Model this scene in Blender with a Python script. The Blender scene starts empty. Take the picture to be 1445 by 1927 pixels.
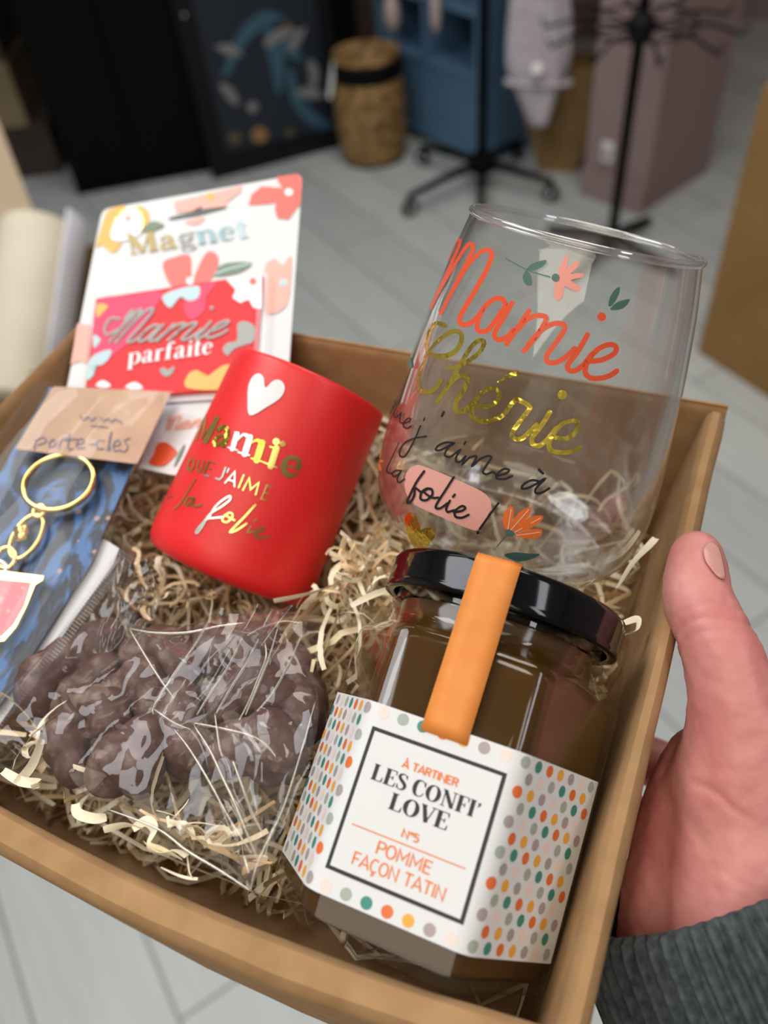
import bpy, bmesh, math, random
from mathutils import Vector, Matrix, noise
from mathutils.bvhtree import BVHTree

random.seed(7)
SC = bpy.context.scene
COL = SC.collection
# ------------------------------------------------------------------ camera
F, CX, CY, CAMH = 1550.0, 722.5, 963.5, 1.40
M3 = Matrix(((0.99401, -0.10929, 0.0), (-0.07992, -0.72691, 0.68206), (-0.07454, -0.67798, -0.73129)))
CAMLOC = Vector((0, 0, CAMH))
cam = bpy.data.cameras.new('camera')
cam_o = bpy.data.objects.new('camera', cam)
COL.objects.link(cam_o)
cx, cy_, cz = M3 @ Vector((1, 0, 0)), M3 @ Vector((0, -1, 0)), M3 @ Vector((0, 0, -1))
cam_o.matrix_world = Matrix(((cx.x, cy_.x, cz.x, 0), (cx.y, cy_.y, cz.y, 0), (cx.z, cy_.z, cz.z, CAMH), (0, 0, 0, 1)))
cam.sensor_fit = 'VERTICAL'
cam.sensor_height = 36.0
cam.lens = F / 1927 * 36.0
cam.clip_start = 0.01
cam.dof.use_dof = True
cam.dof.focus_distance = 0.222
cam.dof.aperture_fstop = 8.2
SC.camera = cam_o
# ------------------------------------------------------------------ world, lamps, exposure
SC.view_settings.view_transform = 'Standard'
SC.view_settings.look = 'None'
SC.view_settings.gamma = 1.0
SC.view_settings.exposure = -0.28
SC.cycles.max_bounces = 14
SC.cycles.transparent_max_bounces = 40
SC.cycles.caustics_reflective = False
SC.cycles.caustics_refractive = False
SC.cycles.sample_clamp_indirect = 6.0
w = bpy.data.worlds.new('world'); SC.world = w; w.use_nodes = True
w.node_tree.nodes['Background'].inputs[0].default_value = (0.78, 0.76, 0.80, 1)
w.node_tree.nodes['Background'].inputs[1].default_value = 0.22


def area(name, x, y, sx, sy, power, col, rot=0.0, z=2.62):
    l = bpy.data.lights.new(name, 'AREA'); l.shape = 'RECTANGLE'; l.size = sx; l.size_y = sy
    l.energy = power; l.color = col
    o = bpy.data.objects.new(name, l); COL.objects.link(o)
    o.location = (x, y, z); o.rotation_euler = (0, 0, rot)
    return o


area('ceiling_lamp', -0.85, 0.9, 0.9, 1.3, 33, (0.93, 0.96, 1.0))
area('ceiling_lamp', 0.75, 1.6, 0.8, 0.8, 22, (1.0, 0.93, 0.82))
area('ceiling_lamp', -0.5, -0.85, 1.3, 1.7, 22, (1.0, 0.92, 0.76))
area('ceiling_lamp', 1.1, -0.3, 0.3, 1.2, 10, (0.90, 0.93, 1.0))
area('ceiling_lamp', -0.3, 2.6, 1.2, 0.4, 7, (1.0, 0.95, 0.88))

# ------------------------------------------------------------------ helpers: geometry


def P(px, py, d):
    return M3 @ Vector(((px - CX) / F * d, (py - CY) / F * d, d)) + CAMLOC


def rayd(px, py):
    return M3 @ Vector(((px - CX) / F, (py - CY) / F, 1.0))


def rigid(cam_cols, origin_cam):
    """world matrix of a frame whose axes and origin are given in camera coordinates (right, down, forward)"""
    X, Y, Z = [M3 @ Vector(c) for c in cam_cols]
    o = M3 @ Vector(origin_cam) + CAMLOC
    return Matrix(((X.x, Y.x, Z.x, o.x), (X.y, Y.y, Z.y, o.y), (X.z, Y.z, Z.z, o.z), (0, 0, 0, 1)))


MW = {}


def thing(name, label, cat, M=None, group=None, kind=None):
    o = bpy.data.objects.new(name, None); COL.objects.link(o)
    M = M or Matrix.Identity(4)
    o.empty_display_size = 0.02
    o.matrix_world = M; MW[o.name] = M.copy()
    o['label'] = label; o['category'] = cat
    if group: o['group'] = group
    if kind: o['kind'] = kind
    return o


def tag(o, label, cat, group=None, kind=None):
    o['label'] = label; o['category'] = cat
    if group: o['group'] = group
    if kind: o['kind'] = kind
    return o


def obj(name, verts, faces, mats, parent=None, idx=None, smooth=True, world=True, M=None, sharp=None):
    """one mesh object; verts are world points (world=True) or already in the parent's frame"""
    me = bpy.data.meshes.new(name)
    if parent is not None:
        base = MW[parent.name]
    else:
        base = M if M is not None else Matrix.Identity(4)
    if world:
        inv = base.inverted()
        verts = [inv @ Vector(v) for v in verts]
    me.from_pydata([tuple(v) for v in verts], [], faces)
    if not isinstance(mats, (list, tuple)): mats = [mats]
    for m in mats: me.materials.append(m)
    if idx: me.polygons.foreach_set('material_index', idx)
    if smooth: me.polygons.foreach_set('use_smooth', [True] * len(me.polygons))
    if sharp is not None:
        try: me.set_sharp_from_angle(angle=math.radians(sharp))
        except Exception: pass
    me.update()
    o = bpy.data.objects.new(name, me); COL.objects.link(o)
    if parent is not None:
        o.parent = parent; MW[o.name] = base
    else:
        o.matrix_world = base; MW[o.name] = base.copy()
    return o


def fixn(o):
    bm = bmesh.new(); bm.from_mesh(o.data); bmesh.ops.recalc_face_normals(bm, faces=bm.faces); bm.to_mesh(o.data); bm.free()
    return o


class MB:
    def __init__(s): s.v = []; s.f = []; s.i = []
    def add(s, v, f, m=0):
        b = len(s.v); s.v += [Vector(a) for a in v]; s.f += [[b + k for k in q] for q in f]; s.i += [m] * len(f)
        return s
    def box(s, c, size, R=None, m=0):
        hx, hy, hz = [a / 2 for a in size]
        v = [Vector((x, y, z)) for x in (-hx, hx) for y in (-hy, hy) for z in (-hz, hz)]
        if R is not None: v = [R @ a for a in v]
        v = [a + Vector(c) for a in v]
        return s.add(v, [(0, 1, 3, 2), (4, 6, 7, 5), (0, 4, 5, 1), (2, 3, 7, 6), (0, 2, 6, 4), (1, 5, 7, 3)], m)
    def tube(s, pts, r, n=10, m=0, closed=False):
        pts = [Vector(p) for p in pts]; k = len(pts)
        rs = r if isinstance(r, (list, tuple)) else [r] * k
        t0 = (pts[1] - pts[0]).normalized()
        up = Vector((0, 0, 1)) if abs(t0.z) < .9 else Vector((1, 0, 0))
        nn = t0.cross(up).normalized(); v = []
        for a in range(k):
            if closed: t = (pts[(a + 1) % k] - pts[a - 1]).normalized()
            else: t = (pts[min(a + 1, k - 1)] - pts[max(a - 1, 0)]).normalized()
            nn = (nn - t * nn.dot(t)).normalized(); b = t.cross(nn)
            v += [pts[a] + (nn * math.cos(q) + b * math.sin(q)) * rs[a] for q in [2 * math.pi * j / n for j in range(n)]]
        f = []
        for a in range(k if closed else k - 1):
            c = (a + 1) % k
            for j in range(n): f.append((a * n + j, a * n + (j + 1) % n, c * n + (j + 1) % n, c * n + j))
        if not closed: f += [tuple(range(n))[::-1], tuple((k - 1) * n + j for j in range(n))]
        return s.add(v, f, m)
    def lathe(s, prof, n=48, M=None, m=0, closed=False):
        v = []; f = []; k = len(prof)
        for r, z in prof:
            for j in range(n):
                a = 2 * math.pi * j / n; v.append(Vector((r * math.cos(a), r * math.sin(a), z)))
        for a in range(k if closed else k - 1):
            c = (a + 1) % k
            for j in range(n): f.append((a * n + j, a * n + (j + 1) % n, c * n + (j + 1) % n, c * n + j))
        if M is not None: v = [M @ q for q in v]
        return s.add(v, f, m)
    def build(s, name, mats, parent=None, **k):
        return obj(name, s.v, s.f, mats, parent, idx=s.i, **k)


def bvh_of(*obs):
    v = []; f = []
    for o in obs:
        b = len(v); Mx = MW[o.name]
        v += [Mx @ q.co for q in o.data.vertices]; f += [[b + k for k in p.vertices] for p in o.data.polygons]
    return BVHTree.FromPolygons(v, f)


def catmull(pts, n=6, closed=False):
    pts = [Vector(p) for p in pts]; k = len(pts)
    if k < 3 and not closed: return pts
    out = []
    for i in range(k if closed else k - 1):
        if closed: a, b, c, d = pts[i - 1], pts[i], pts[(i + 1) % k], pts[(i + 2) % k]
        else: a, b, c, d = pts[max(i - 1, 0)], pts[i], pts[i + 1], pts[min(i + 2, k - 1)]
        for j in range(n):
            t = j / n
            out.append(.5 * ((2 * b) + (c - a) * t + (2 * a - 5 * b + 4 * c - d) * t * t + (3 * b - a - 3 * c + d) * t ** 3))
    if not closed: out.append(pts[-1])
    return out


# ---- flat printing: strokes and patches in 2-D, mapped on to a surface afterwards
def stroke(pts, wd, smooth=True, n=6, cross=2, cap=True):
    """ribbon along a 2-D polyline; wd = width or list of widths at the given points"""
    pts = [Vector((p[0], p[1])) for p in pts]
    ws = list(wd) if isinstance(wd, (list, tuple)) else [wd] * len(pts)
    if smooth and len(pts) > 2:
        aux = catmull([Vector((p.x, p.y, q)) for p, q in zip(pts, ws)], n)
        c = [Vector((a.x, a.y)) for a in aux]; ws = [max(a.z, 1e-6) for a in aux]
    else: c = pts
    k = len(c); rows = []
    for i in range(k):
        a = (c[i] - c[i - 1]) if i > 0 else (c[1] - c[0])
        b = (c[i + 1] - c[i]) if i < k - 1 else a
        a = a.normalized() if a.length > 1e-9 else b.normalized(); b = b.normalized() if b.length > 1e-9 else a
        t = a + b
        t = t.normalized() if t.length > .3 else b
        nn = Vector((-t.y, t.x)); mit = max(.45, abs(nn.dot(Vector((-b.y, b.x)))))
        rows.append((c[i], nn, ws[i] / 2 / mit))
    if cap:
        t0 = (c[1] - c[0]).normalized(); t1 = (c[-1] - c[-2]).normalized()
        h0, h1 = ws[0] / 2, ws[-1] / 2
        pre = [(c[0] - t0 * h0 * math.cos(q), Vector((-t0.y, t0.x)), h0 * math.sin(q)) for q in (.05, .5, 1.0)]
        post = [(c[-1] + t1 * h1 * math.cos(q), Vector((-t1.y, t1.x)), h1 * math.sin(q)) for q in (1.0, .5, .05)]
        rows = pre + rows + post
    v = []; f = []
    for q, nn, h in rows:
        for j in range(cross + 1): v.append(q + nn * h * (2 * j / cross - 1))
    for i in range(len(rows) - 1):
        for j in range(cross):
            a = i * (cross + 1) + j; f.append((a, a + 1, a + cross + 2, a + cross + 1))
    return v, f


def patch(poly, rings=5, smooth=True, n=4, centre=None):
    poly = [Vector((p[0], p[1])) for p in poly]
    if smooth: poly = [Vector((a.x, a.y)) for a in catmull([Vector((p.x, p.y, 0)) for p in poly], n, True)]
    else:
        q = []
        for i in range(len(poly)):
            a, b = poly[i], poly[(i + 1) % len(poly)]
            q += [a.lerp(b, j / n) for j in range(n)]
        poly = q
    c = Vector(centre) if centre else sum(poly, Vector((0, 0))) / len(poly)
    k = len(poly); v = [c]; f = []
    for r in range(1, rings + 1): v += [c.lerp(p, r / rings) for p in poly]
    for j in range(k): f.append((0, 1 + j, 1 + (j + 1) % k))
    for r in range(rings - 1):
        for j in range(k):
            a = 1 + r * k + j; b = 1 + r * k + (j + 1) % k
            f.append((a, a + k, b + k, b))
    return v, f


def disc(x, y, r, ry=None, rings=2, n=18):
    ry = ry or r
    return patch([(x + r * math.cos(2 * math.pi * i / n), y + ry * math.sin(2 * math.pi * i / n)) for i in range(n)], rings, False, 1)


def printed_each(groups, mapper, mats, parent):
    """several separate printed motifs: (name, first shape, end shape, list)"""
    for nm, sh_ in groups: printed(nm, sh_, mapper, mats, parent)


def printed(name, shapes, mapper, mats, parent):
    """shapes: (verts2d, faces, material index, layer)"""
    V = []; FF = []; I = []
    for v, f, m, lay in shapes:
        q = [mapper(a[0], a[1], lay) for a in v]; b = len(V)
        ok = [a is not None for a in q]
        V += [a if a is not None else Vector((0, 0, 0)) for a in q]
        for g in f:
            if all(ok[k] for k in g): FF.append([b + k for k in g]); I.append(m)
    used = sorted({k for g in FF for k in g}); rm = {k: i for i, k in enumerate(used)}
    return obj(name, [V[k] for k in used], [[rm[k] for k in g] for g in FF], mats, parent, idx=I)


def on_bvh(tree, step=0.00012, base=0.00015):
    def fn(px, py, lay):
        d = rayd(px, py).normalized()
        loc, nrm, i, dist = tree.ray_cast(CAMLOC, d)
        if loc is None: return None
        if nrm.dot(d) > 0: nrm = -nrm
        return loc + nrm * (base + step * lay)
    return fn


class Plane:
    def __init__(s, p, n):
        s.p = Vector(p); s.n = Vector(n).normalized()
        if s.n.dot(CAMLOC - s.p) < 0: s.n = -s.n
    @staticmethod
    def three(a, b, c): return Plane(a, (b - a).cross(c - a))
    def at(s, px, py, off=0.0):
        d = rayd(px, py); t = (s.p + s.n * off - CAMLOC).dot(s.n) / d.dot(s.n)
        return CAMLOC + d * t
    def mapper(s, base=0.0003, step=0.00012):
        return lambda x, y, lay: s.at(x, y, base + step * lay)


def frame_on(pl, p, q):
    """world matrix with origin p, X towards q, Z the plane normal"""
    X = (q - p).normalized(); Z = pl.n; Y = Z.cross(X).normalized(); X = Y.cross(Z)
    return Matrix(((X.x, Y.x, Z.x, p.x), (X.y, Y.y, Z.y, p.y), (X.z, Y.z, Z.z, p.z), (0, 0, 0, 1)))


def slab(name, poly, th, mat, parent=None, hole=None, M=None, n=None):
    """flat sheet from a world-space outline (with an optional hole), thickness th below the outline"""
    bm = bmesh.new(); es = []
    for loop in [poly] + ([hole] if hole else []):
        vs = [bm.verts.new(p) for p in loop]
        es += [bm.edges.new((vs[i], vs[(i + 1) % len(vs)])) for i in range(len(vs))]
    r = bmesh.ops.triangle_fill(bm, use_beauty=True, edges=es)
    bmesh.ops.recalc_face_normals(bm, faces=bm.faces)
    fs = list(bm.faces)
    ex = bmesh.ops.extrude_face_region(bm, geom=fs)
    nv = [e for e in ex['geom'] if isinstance(e, bmesh.types.BMVert)]
    for v in nv: v.co += n * (-th)
    bmesh.ops.recalc_face_normals(bm, faces=bm.faces)
    bm.verts.index_update()
    V = [v.co.copy() for v in bm.verts]; FF = [[v.index for v in f.verts] for f in bm.faces]; bm.free()
    return obj(name, V, FF, mat, parent, smooth=False, M=M)


# ------------------------------------------------------------------ materials
def mat(name, col=(.8, .8, .8), rough=.5, metal=0.0, **k):
    m = bpy.data.materials.new(name); m.use_nodes = True
    b = m.node_tree.nodes['Principled BSDF']
    b.inputs['Base Color'].default_value = (*col, 1); b.inputs['Roughness'].default_value = rough
    b.inputs['Metallic'].default_value = metal
    for a, v in k.items():
        b.inputs[a.replace('_', ' ')].default_value = v
    return m


def nodes(m): return m.node_tree.nodes, m.node_tree.links, m.node_tree.nodes['Principled BSDF']


def noisy(m, c1, c2, scale=20, detail=4, lo=.35, hi=.65, bump=0.0, bscale=None, stretch=None, dist=.001, distort=0.0):
    N, L, b = nodes(m)
    tc = N.new('ShaderNodeTexCoord'); src = tc.outputs['Object']
    if stretch:
        mp = N.new('ShaderNodeMapping'); mp.inputs['Scale'].default_value = stretch; L.new(src, mp.inputs[0]); src = mp.outputs[0]
    t = N.new('ShaderNodeTexNoise'); t.inputs['Scale'].default_value = scale; t.inputs['Detail'].default_value = detail
    t.inputs['Distortion'].default_value = distort
    L.new(src, t.inputs['Vector'])
    r = N.new('ShaderNodeValToRGB'); r.color_ramp.elements[0].position = lo; r.color_ramp.elements[1].position = hi
    r.color_ramp.elements[0].color = (*c1, 1); r.color_ramp.elements[1].color = (*c2, 1)
    L.new(t.outputs['Fac'], r.inputs[0]); L.new(r.outputs[0], b.inputs['Base Color'])
    if bump:
        t2 = N.new('ShaderNodeTexNoise'); t2.inputs['Scale'].default_value = bscale or scale; t2.inputs['Detail'].default_value = 5
        L.new(src, t2.inputs['Vector'])
        bp = N.new('ShaderNodeBump'); bp.inputs['Strength'].default_value = bump; bp.inputs['Distance'].default_value = dist
        L.new(t2.outputs['Fac'], bp.inputs['Height']); L.new(bp.outputs[0], b.inputs['Normal'])
    return m


def clear(name, ior=1.45, tint=(1, 1, 1), rough=.02, gloss=(1, 1, 1), haze=0.0, bump=None, power=5.0):
    """thin clear sheet: light goes straight through, the surface mirrors by Fresnel"""
    m = bpy.data.materials.new(name); m.use_nodes = True
    N, L = m.node_tree.nodes, m.node_tree.links
    N.remove(N['Principled BSDF']); out = N['Material Output']
    tr = N.new('ShaderNodeBsdfTransparent'); tr.inputs[0].default_value = (*tint, 1)
    gl = N.new('ShaderNodeBsdfGlossy'); gl.inputs['Roughness'].default_value = rough; gl.inputs[0].default_value = (*gloss, 1)
    fr = N.new('ShaderNodeLayerWeight'); fr.inputs['Blend'].default_value = .5
    f0 = ((ior - 1) / (ior + 1)) ** 2
    pw = N.new('ShaderNodeMath'); pw.operation = 'POWER'; pw.inputs[1].default_value = power; L.new(fr.outputs['Facing'], pw.inputs[0])
    ma = N.new('ShaderNodeMath'); ma.operation = 'MULTIPLY_ADD'; ma.inputs[1].default_value = 1 - f0; ma.inputs[2].default_value = f0; L.new(pw.outputs[0], ma.inputs[0])
    mx = N.new('ShaderNodeMixShader'); L.new(ma.outputs[0], mx.inputs[0]); L.new(tr.outputs[0], mx.inputs[1]); L.new(gl.outputs[0], mx.inputs[2])
    last = mx
    if haze:
        df = N.new('ShaderNodeBsdfTranslucent'); df.inputs[0].default_value = (.9, .9, .9, 1)
        d2 = N.new('ShaderNodeBsdfDiffuse'); d2.inputs[0].default_value = (.9, .9, .9, 1)
        m2 = N.new('ShaderNodeMixShader'); m2.inputs[0].default_value = haze
        L.new(mx.outputs[0], m2.inputs[1]); L.new(d2.outputs[0], m2.inputs[2]); last = m2
    if bump:
        tc = N.new('ShaderNodeTexCoord'); t = N.new('ShaderNodeTexNoise'); t.inputs['Scale'].default_value = bump[0]; t.inputs['Detail'].default_value = 3
        L.new(tc.outputs['Object'], t.inputs['Vector'])
        bp = N.new('ShaderNodeBump'); bp.inputs['Strength'].default_value = bump[1]; bp.inputs['Distance'].default_value = .002
        L.new(t.outputs['Fac'], bp.inputs['Height']); L.new(bp.outputs[0], gl.inputs['Normal']); L.new(bp.outputs[0], fr.inputs['Normal'])
    L.new(last.outputs[0], out.inputs['Surface'])
    return m


K = {}
K['kraft'] = noisy(mat('kraft_board', rough=.85), (.33, .185, .077), (.43, .252, .114), 90, 6, .3, .7, .25, 500, dist=.0004)
K['straw'] = mat('straw_pale', (.90, .72, .46), .7); K['straw2'] = mat('straw_light', (.95, .84, .62), .7); K['straw3'] = mat('straw_dark', (.78, .55, .30), .75)
for k in ('straw', 'straw2', 'straw3'): K[k].node_tree.nodes['Principled BSDF'].inputs['Subsurface Weight'].default_value = 0.0
K['glass'] = clear('clear_glass', 1.55, (.98, .985, .98), .015, haze=.012, power=2.7)
K['rimglass'] = clear('rim_glass', 2.2, (.93, .93, .94), .05, haze=.08, power=2.0)
K['jarglass'] = clear('jar_glass', 1.5, (.97, .97, .95), .02)
K['film'] = clear('cellophane', 1.42, (.985, .985, .985), .05, haze=.015, bump=(34, .22))
K['film2'] = clear('packet_film', 1.26, (.985, .985, .99), .10, haze=.01, bump=(45, .2))
K['blister'] = clear('blister', 1.45, (.98, .98, .98), .06)
K['jam'] = mat('jam', (.072, .031, .004), .13, Subsurface_Weight=.3, Subsurface_Scale=.012)
K['jam'].node_tree.nodes['Principled BSDF'].inputs['Subsurface Radius'].default_value = (1, .45, .06)
K['black_gloss'] = mat('black_enamel', (.004, .004, .005), .09, Specular_IOR_Level=.4)
K['orange_paper'] = noisy(mat('orange_paper', rough=.6), (.78, .255, .045), (.82, .285, .055), 200, 3)
K['white_paper'] = mat('white_paper', (.78, .785, .79), .6, Specular_IOR_Level=.3)
K['ink'] = mat('ink_black', (.012, .012, .016), .5)
K['d_red'] = mat('dot_red', (.80, .17, .04), .5); K['d_yel'] = mat('dot_yellow', (.90, .42, .06), .5)
K['d_pur'] = mat('dot_mauve', (.42, .35, .36), .5); K['d_pink'] = mat('dot_pink', (.88, .72, .66), .5)
K['d_sage'] = mat('dot_sage', (.40, .44, .38), .5); K['d_green'] = mat('dot_green', (.05, .27, .22), .5)
K['txt_or'] = mat('text_orange', (.85, .22, .06), .5)
K['red_glass'] = mat('frosted_red_glass', (.90, .018, .020), .42, Subsurface_Weight=.35, Subsurface_Scale=.01, Coat_Weight=.15, Coat_Roughness=.35)
K['gold'] = mat('gold_foil', (.95, .70, .22), .2, 1.0); K['gold2'] = mat('olive_gold_foil', (.80, .62, .10), .22, 1.0)
for k in ('gold2',):
    N_, L_, b_ = nodes(K[k]); tc_ = N_.new('ShaderNodeTexCoord'); nz = N_.new('ShaderNodeTexNoise'); nz.inputs['Scale'].default_value = 260; L_.new(tc_.outputs['Object'], nz.inputs['Vector'])
    bp = N_.new('ShaderNodeBump'); bp.inputs['Strength'].default_value = .7; bp.inputs['Distance'].default_value = .0012; L_.new(nz.outputs['Fac'], bp.inputs['Height']); L_.new(bp.outputs[0], b_.inputs['Normal'])
K['silver'] = mat('foil_glint_silver', (.72, .82, .80), .25, .9)  # silvery tone for painted reflections in the cup's gold foil
K['print_red'] = mat('print_red', (.83, .10, .035), .35); K['print_pink'] = mat('print_pink', (.90, .33, .27), .4)
K['print_pale'] = mat('print_pale_pink', (.86, .42, .36), .4); K['print_or'] = mat('print_orange', (.86, .19, .04), .4)
K['print_teal'] = mat('print_teal', (.07, .16, .14), .4); K['print_white'] = mat('print_white', (.88, .86, .88), .4)
K['coral'] = mat('coral_print', (.86, .10, .06), .4); K['magred'] = mat('magnet_red', (.78, .055, .06), .6, Specular_IOR_Level=.2)
K['magsheen'] = mat('magnet_pink_sheen', (.80, .10, .19), .6, Specular_IOR_Level=.2)
K['salmon'] = mat('salmon_print', (.88, .42, .33), .45); K['yellow'] = mat('yellow_print', (.88, .45, .07), .45)
K['leaf'] = mat('leaf_print', (.17, .24, .15), .5); K['grey'] = mat('grey_print', (.30, .29, .25), .35); K['dull_gold'] = mat('dull_gold_print', (.50, .38, .13), .5); K['tealgrey'] = mat('tealgrey_print', (.22, .42, .44), .35); K['bluegrey'] = mat('bluegrey_print', (.45, .60, .63), .35)
K['choc'] = noisy(mat('milk_chocolate', rough=.5), (.105, .048, .036), (.30, .20, .165), 190, 7, .52, .76, .5, 240, dist=.0006)
K['skin'] = noisy(mat('skin', rough=.5, Subsurface_Weight=.25, Subsurface_Scale=.006), (.60, .20, .185), (.70, .30, .265), 55, 4, .3, .7, .35, 900, dist=.0002)
K['skin'].node_tree.nodes['Principled BSDF'].inputs['Subsurface Radius'].default_value = (1, .35, .2)
K['nail'] = mat('nail', (.64, .32, .28), .3)
K['knit'] = noisy(mat('grey_knit', rough=.95), (.03, .038, .043), (.085, .10, .11), 420, 3, .3, .7, .5, 900, dist=.0004)

# ------------------------------------------------------------------ the cardboard tray in the hand
TB = (0.1166, -0.03695, 0.2783)
BX = rigid(((.91605, .21991, -.3354), (.38243, -.73089, .56529), (-.12083, -.6461, -.75363)), TB)
BINV = BX.inverted()
BW, BD, BH = .2655, .2058, .078


def B(x, y, z): return BX @ Vector((x, y, z))


def Pb(px, py, axis, val):
    """point on the ray of a pixel where the tray's own coordinate 'axis' has the value val"""
    o = BINV @ CAMLOC; d = BINV.to_3x3() @ rayd(px, py)
    t = (val - o[axis]) / d[axis]
    return CAMLOC + rayd(px, py) * t


def Mloc(p): return Matrix.Translation(p)
# ------------------------------------------------------------------ cardboard tray
tray = thing('gift_box', 'open kraft cardboard gift box full of presents, resting on the hand', 'box', BX @ Matrix.Translation((-BW / 2, -BD / 2, -BH)))


def wall_prof(T, fl):
    return [(fl, -BH), (0, -.004), (.0007, -.0015), (.0022, 0), (T - .0022, 0), (T - .0007, -.0015), (T, -.004), (T + fl, -BH)]


def wall_mesh(name, T, fl, fn, a0, a1, n=24, wob=0.0006):
    pr = wall_prof(T, fl); v = []; f = []; k = len(pr)
    for i in range(n + 1):
        s = a0 + (a1 - a0) * i / n
        for d, z in pr:
            ww = wob * noise.noise(Vector((s * 40, d * 90, z * 30)))
            v.append(fn(s, d + ww, z + ww * (z > -.01)))
    for i in range(n):
        for j in range(k): f.append((i * k + j, i * k + (j + 1) % k, (i + 1) * k + (j + 1) % k, (i + 1) * k + j))
    f += [tuple(range(k)), tuple(n * k + j for j in range(k))[::-1]]
    return fixn(obj(name, v, f, K['kraft'], tray, sharp=40))


wall_mesh('back_panel', .0034, .008, lambda s, d, z: B(s, -d, z), -BW, 0)
wall_mesh('front_panel', .0098, .004, lambda s, d, z: B(s, -BD + d - .007 * math.sin(math.pi * ((s + BW) / BW) ** 1.5), z), -BW, 0)
wall_mesh('side_panel', .0066, .012, lambda s, d, z: B(-d, s, z), -BD + .004, -.0055)
wall_mesh('side_panel', .0045, .012, lambda s, d, z: B(-BW + d, s, z), -BD + .004, -.0035)
m_ = MB(); v_ = [B(x, y, z) for x in (-BW + .012, -.012) for y in (-BD + .006, -.008) for z in (-BH - .002, -BH + .001)]
m_.add(v_, [(0, 1, 3, 2), (4, 6, 7, 5), (0, 4, 5, 1), (2, 3, 7, 6), (0, 2, 6, 4), (1, 5, 7, 3)])
fixn(m_.build('bottom_panel', K['kraft'], tray, smooth=False))

# ------------------------------------------------------------------ placements worked out for the presents
JR = ((.92135, .24821, -.29918), (.21354, .31996, .92305), (.32483, -.91434, .24179))   # columns x, y, z in camera axes
JM = rigid(JR, (.00427, .1086, .20972))
AP, JH = .0329, .09465


def axis_frame(ax, origin):
    z = Vector(ax).normalized(); x = Vector((1, 0, 0)); x = (x - z * x.dot(z)).normalized(); y = z.cross(x)
    return rigid((x, y, z), origin)


G_TOP = Vector((.05784, -.07931, .23645)); G_AX = Vector((.19497, -.88168, -.42969)).normalized(); GH = .10498
GM = axis_frame(G_AX, G_TOP - G_AX * GH)
C_TOP = Vector((-.02619, -.04574, .29546)); C_AX = Vector((.39813, -.91655, .03792)).normalized(); CH = .07422
CM = axis_frame(C_AX, C_TOP - C_AX * CH)
GI, CI, JI = GM.inverted(), CM.inverted(), JM.inverted()


def blocked(p):
    a = GI @ p
    if -.002 < a.z < GH and a.xy.length < .0465: return True
    a = CI @ p
    if -.002 < a.z < CH + .01 and a.xy.length < .0325: return True
    a = JI @ p
    if -.002 < a.z < .085 and a.xy.length < .0375: return True
    return False


# ------------------------------------------------------------------ wood wool
SH = MB()


def shred(p, d, length, wdt, mi, curl=1.0, zlo=-BH + .002, zhi=.004, check=True, seg=15, up=None):
    """one curled wood strip in tray coordinates"""
    pts = []; p = Vector(p); d = Vector(d).normalized(); ax = Vector((random.gauss(0, .5), random.gauss(0, .5), random.gauss(0, 1))).normalized()
    k = random.gauss(0, .22) * curl; st = length / seg
    for i in range(seg + 1):
        pts.append(p.copy())
        d = Matrix.Rotation(k + random.gauss(0, .10) * curl, 3, ax) @ d
        ax = (ax + Vector((random.gauss(0, .25), random.gauss(0, .25), random.gauss(0, .25)))).normalized()
        q = p + d * st
        if q.z < zlo or q.z > zhi: d.z = -d.z * .5; q = p + d * st
        if not (-BW + .014 < q.x < -.0155): d.x = -d.x; q = p + d * st
        if not (-BD + .0145 < q.y < -.0075): d.y = -d.y; q = p + d * st
        p = q
    W_ = [BX @ q for q in pts]
    if check and any(blocked(q) for q in W_): return False
    strip(W_, wdt, mi)
    return True


def strip(W_, wdt, mi, twist=None):
    n = len(W_); side = Vector((random.gauss(0, 1), random.gauss(0, 1), random.gauss(0, 1))); tw = random.gauss(0, .10) if twist is None else twist
    v = []; f = []
    for i in range(n):
        t = (W_[min(i + 1, n - 1)] - W_[max(i - 1, 0)]).normalized()
        side = (side - t * side.dot(t)).normalized(); side = Matrix.Rotation(tw, 3, t) @ side
        h = wdt / 2 * (1 - .25 * abs(2 * i / (n - 1) - 1) ** 3)
        nn = t.cross(side) * wdt * .10
        v += [W_[i] - side * h, W_[i] + nn, W_[i] + side * h]
    for i in range(n - 1):
        a = i * 3; f += [(a, a + 1, a + 4, a + 3), (a + 1, a + 2, a + 5, a + 4)]
    SH.add(v, f, mi)


def surf(x, y):
    z = -.035 + .010 * noise.noise(Vector((x * 28, y * 28, 3.1)))
    if -.115 < x < -.055 and -.13 < y < -.06: z += .010          # the nest between the cup and the jar
    if x < -.17: z -= .004
    if -.20 < x < -.07 and y < -.105: z -= .022 if y > -.175 else .012
    return z


cnt = 0
while cnt < 1650:
    x = random.uniform(-BW + .018, -.02); y = random.uniform(-BD + .02, -.012)
    z = surf(x, y) - abs(random.gauss(0, .010))
    a = random.uniform(0, 6.283)
    if shred((x, y, max(z, -BH + .004)), (math.cos(a), math.sin(a), random.gauss(0, .35)), random.uniform(.022, .07), random.uniform(.0010, .0024),
             random.choices((0, 1, 2), (5, 4, 2))[0], random.uniform(.3, 1.7), zhi=surf(x, y) + .010): cnt += 1
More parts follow.
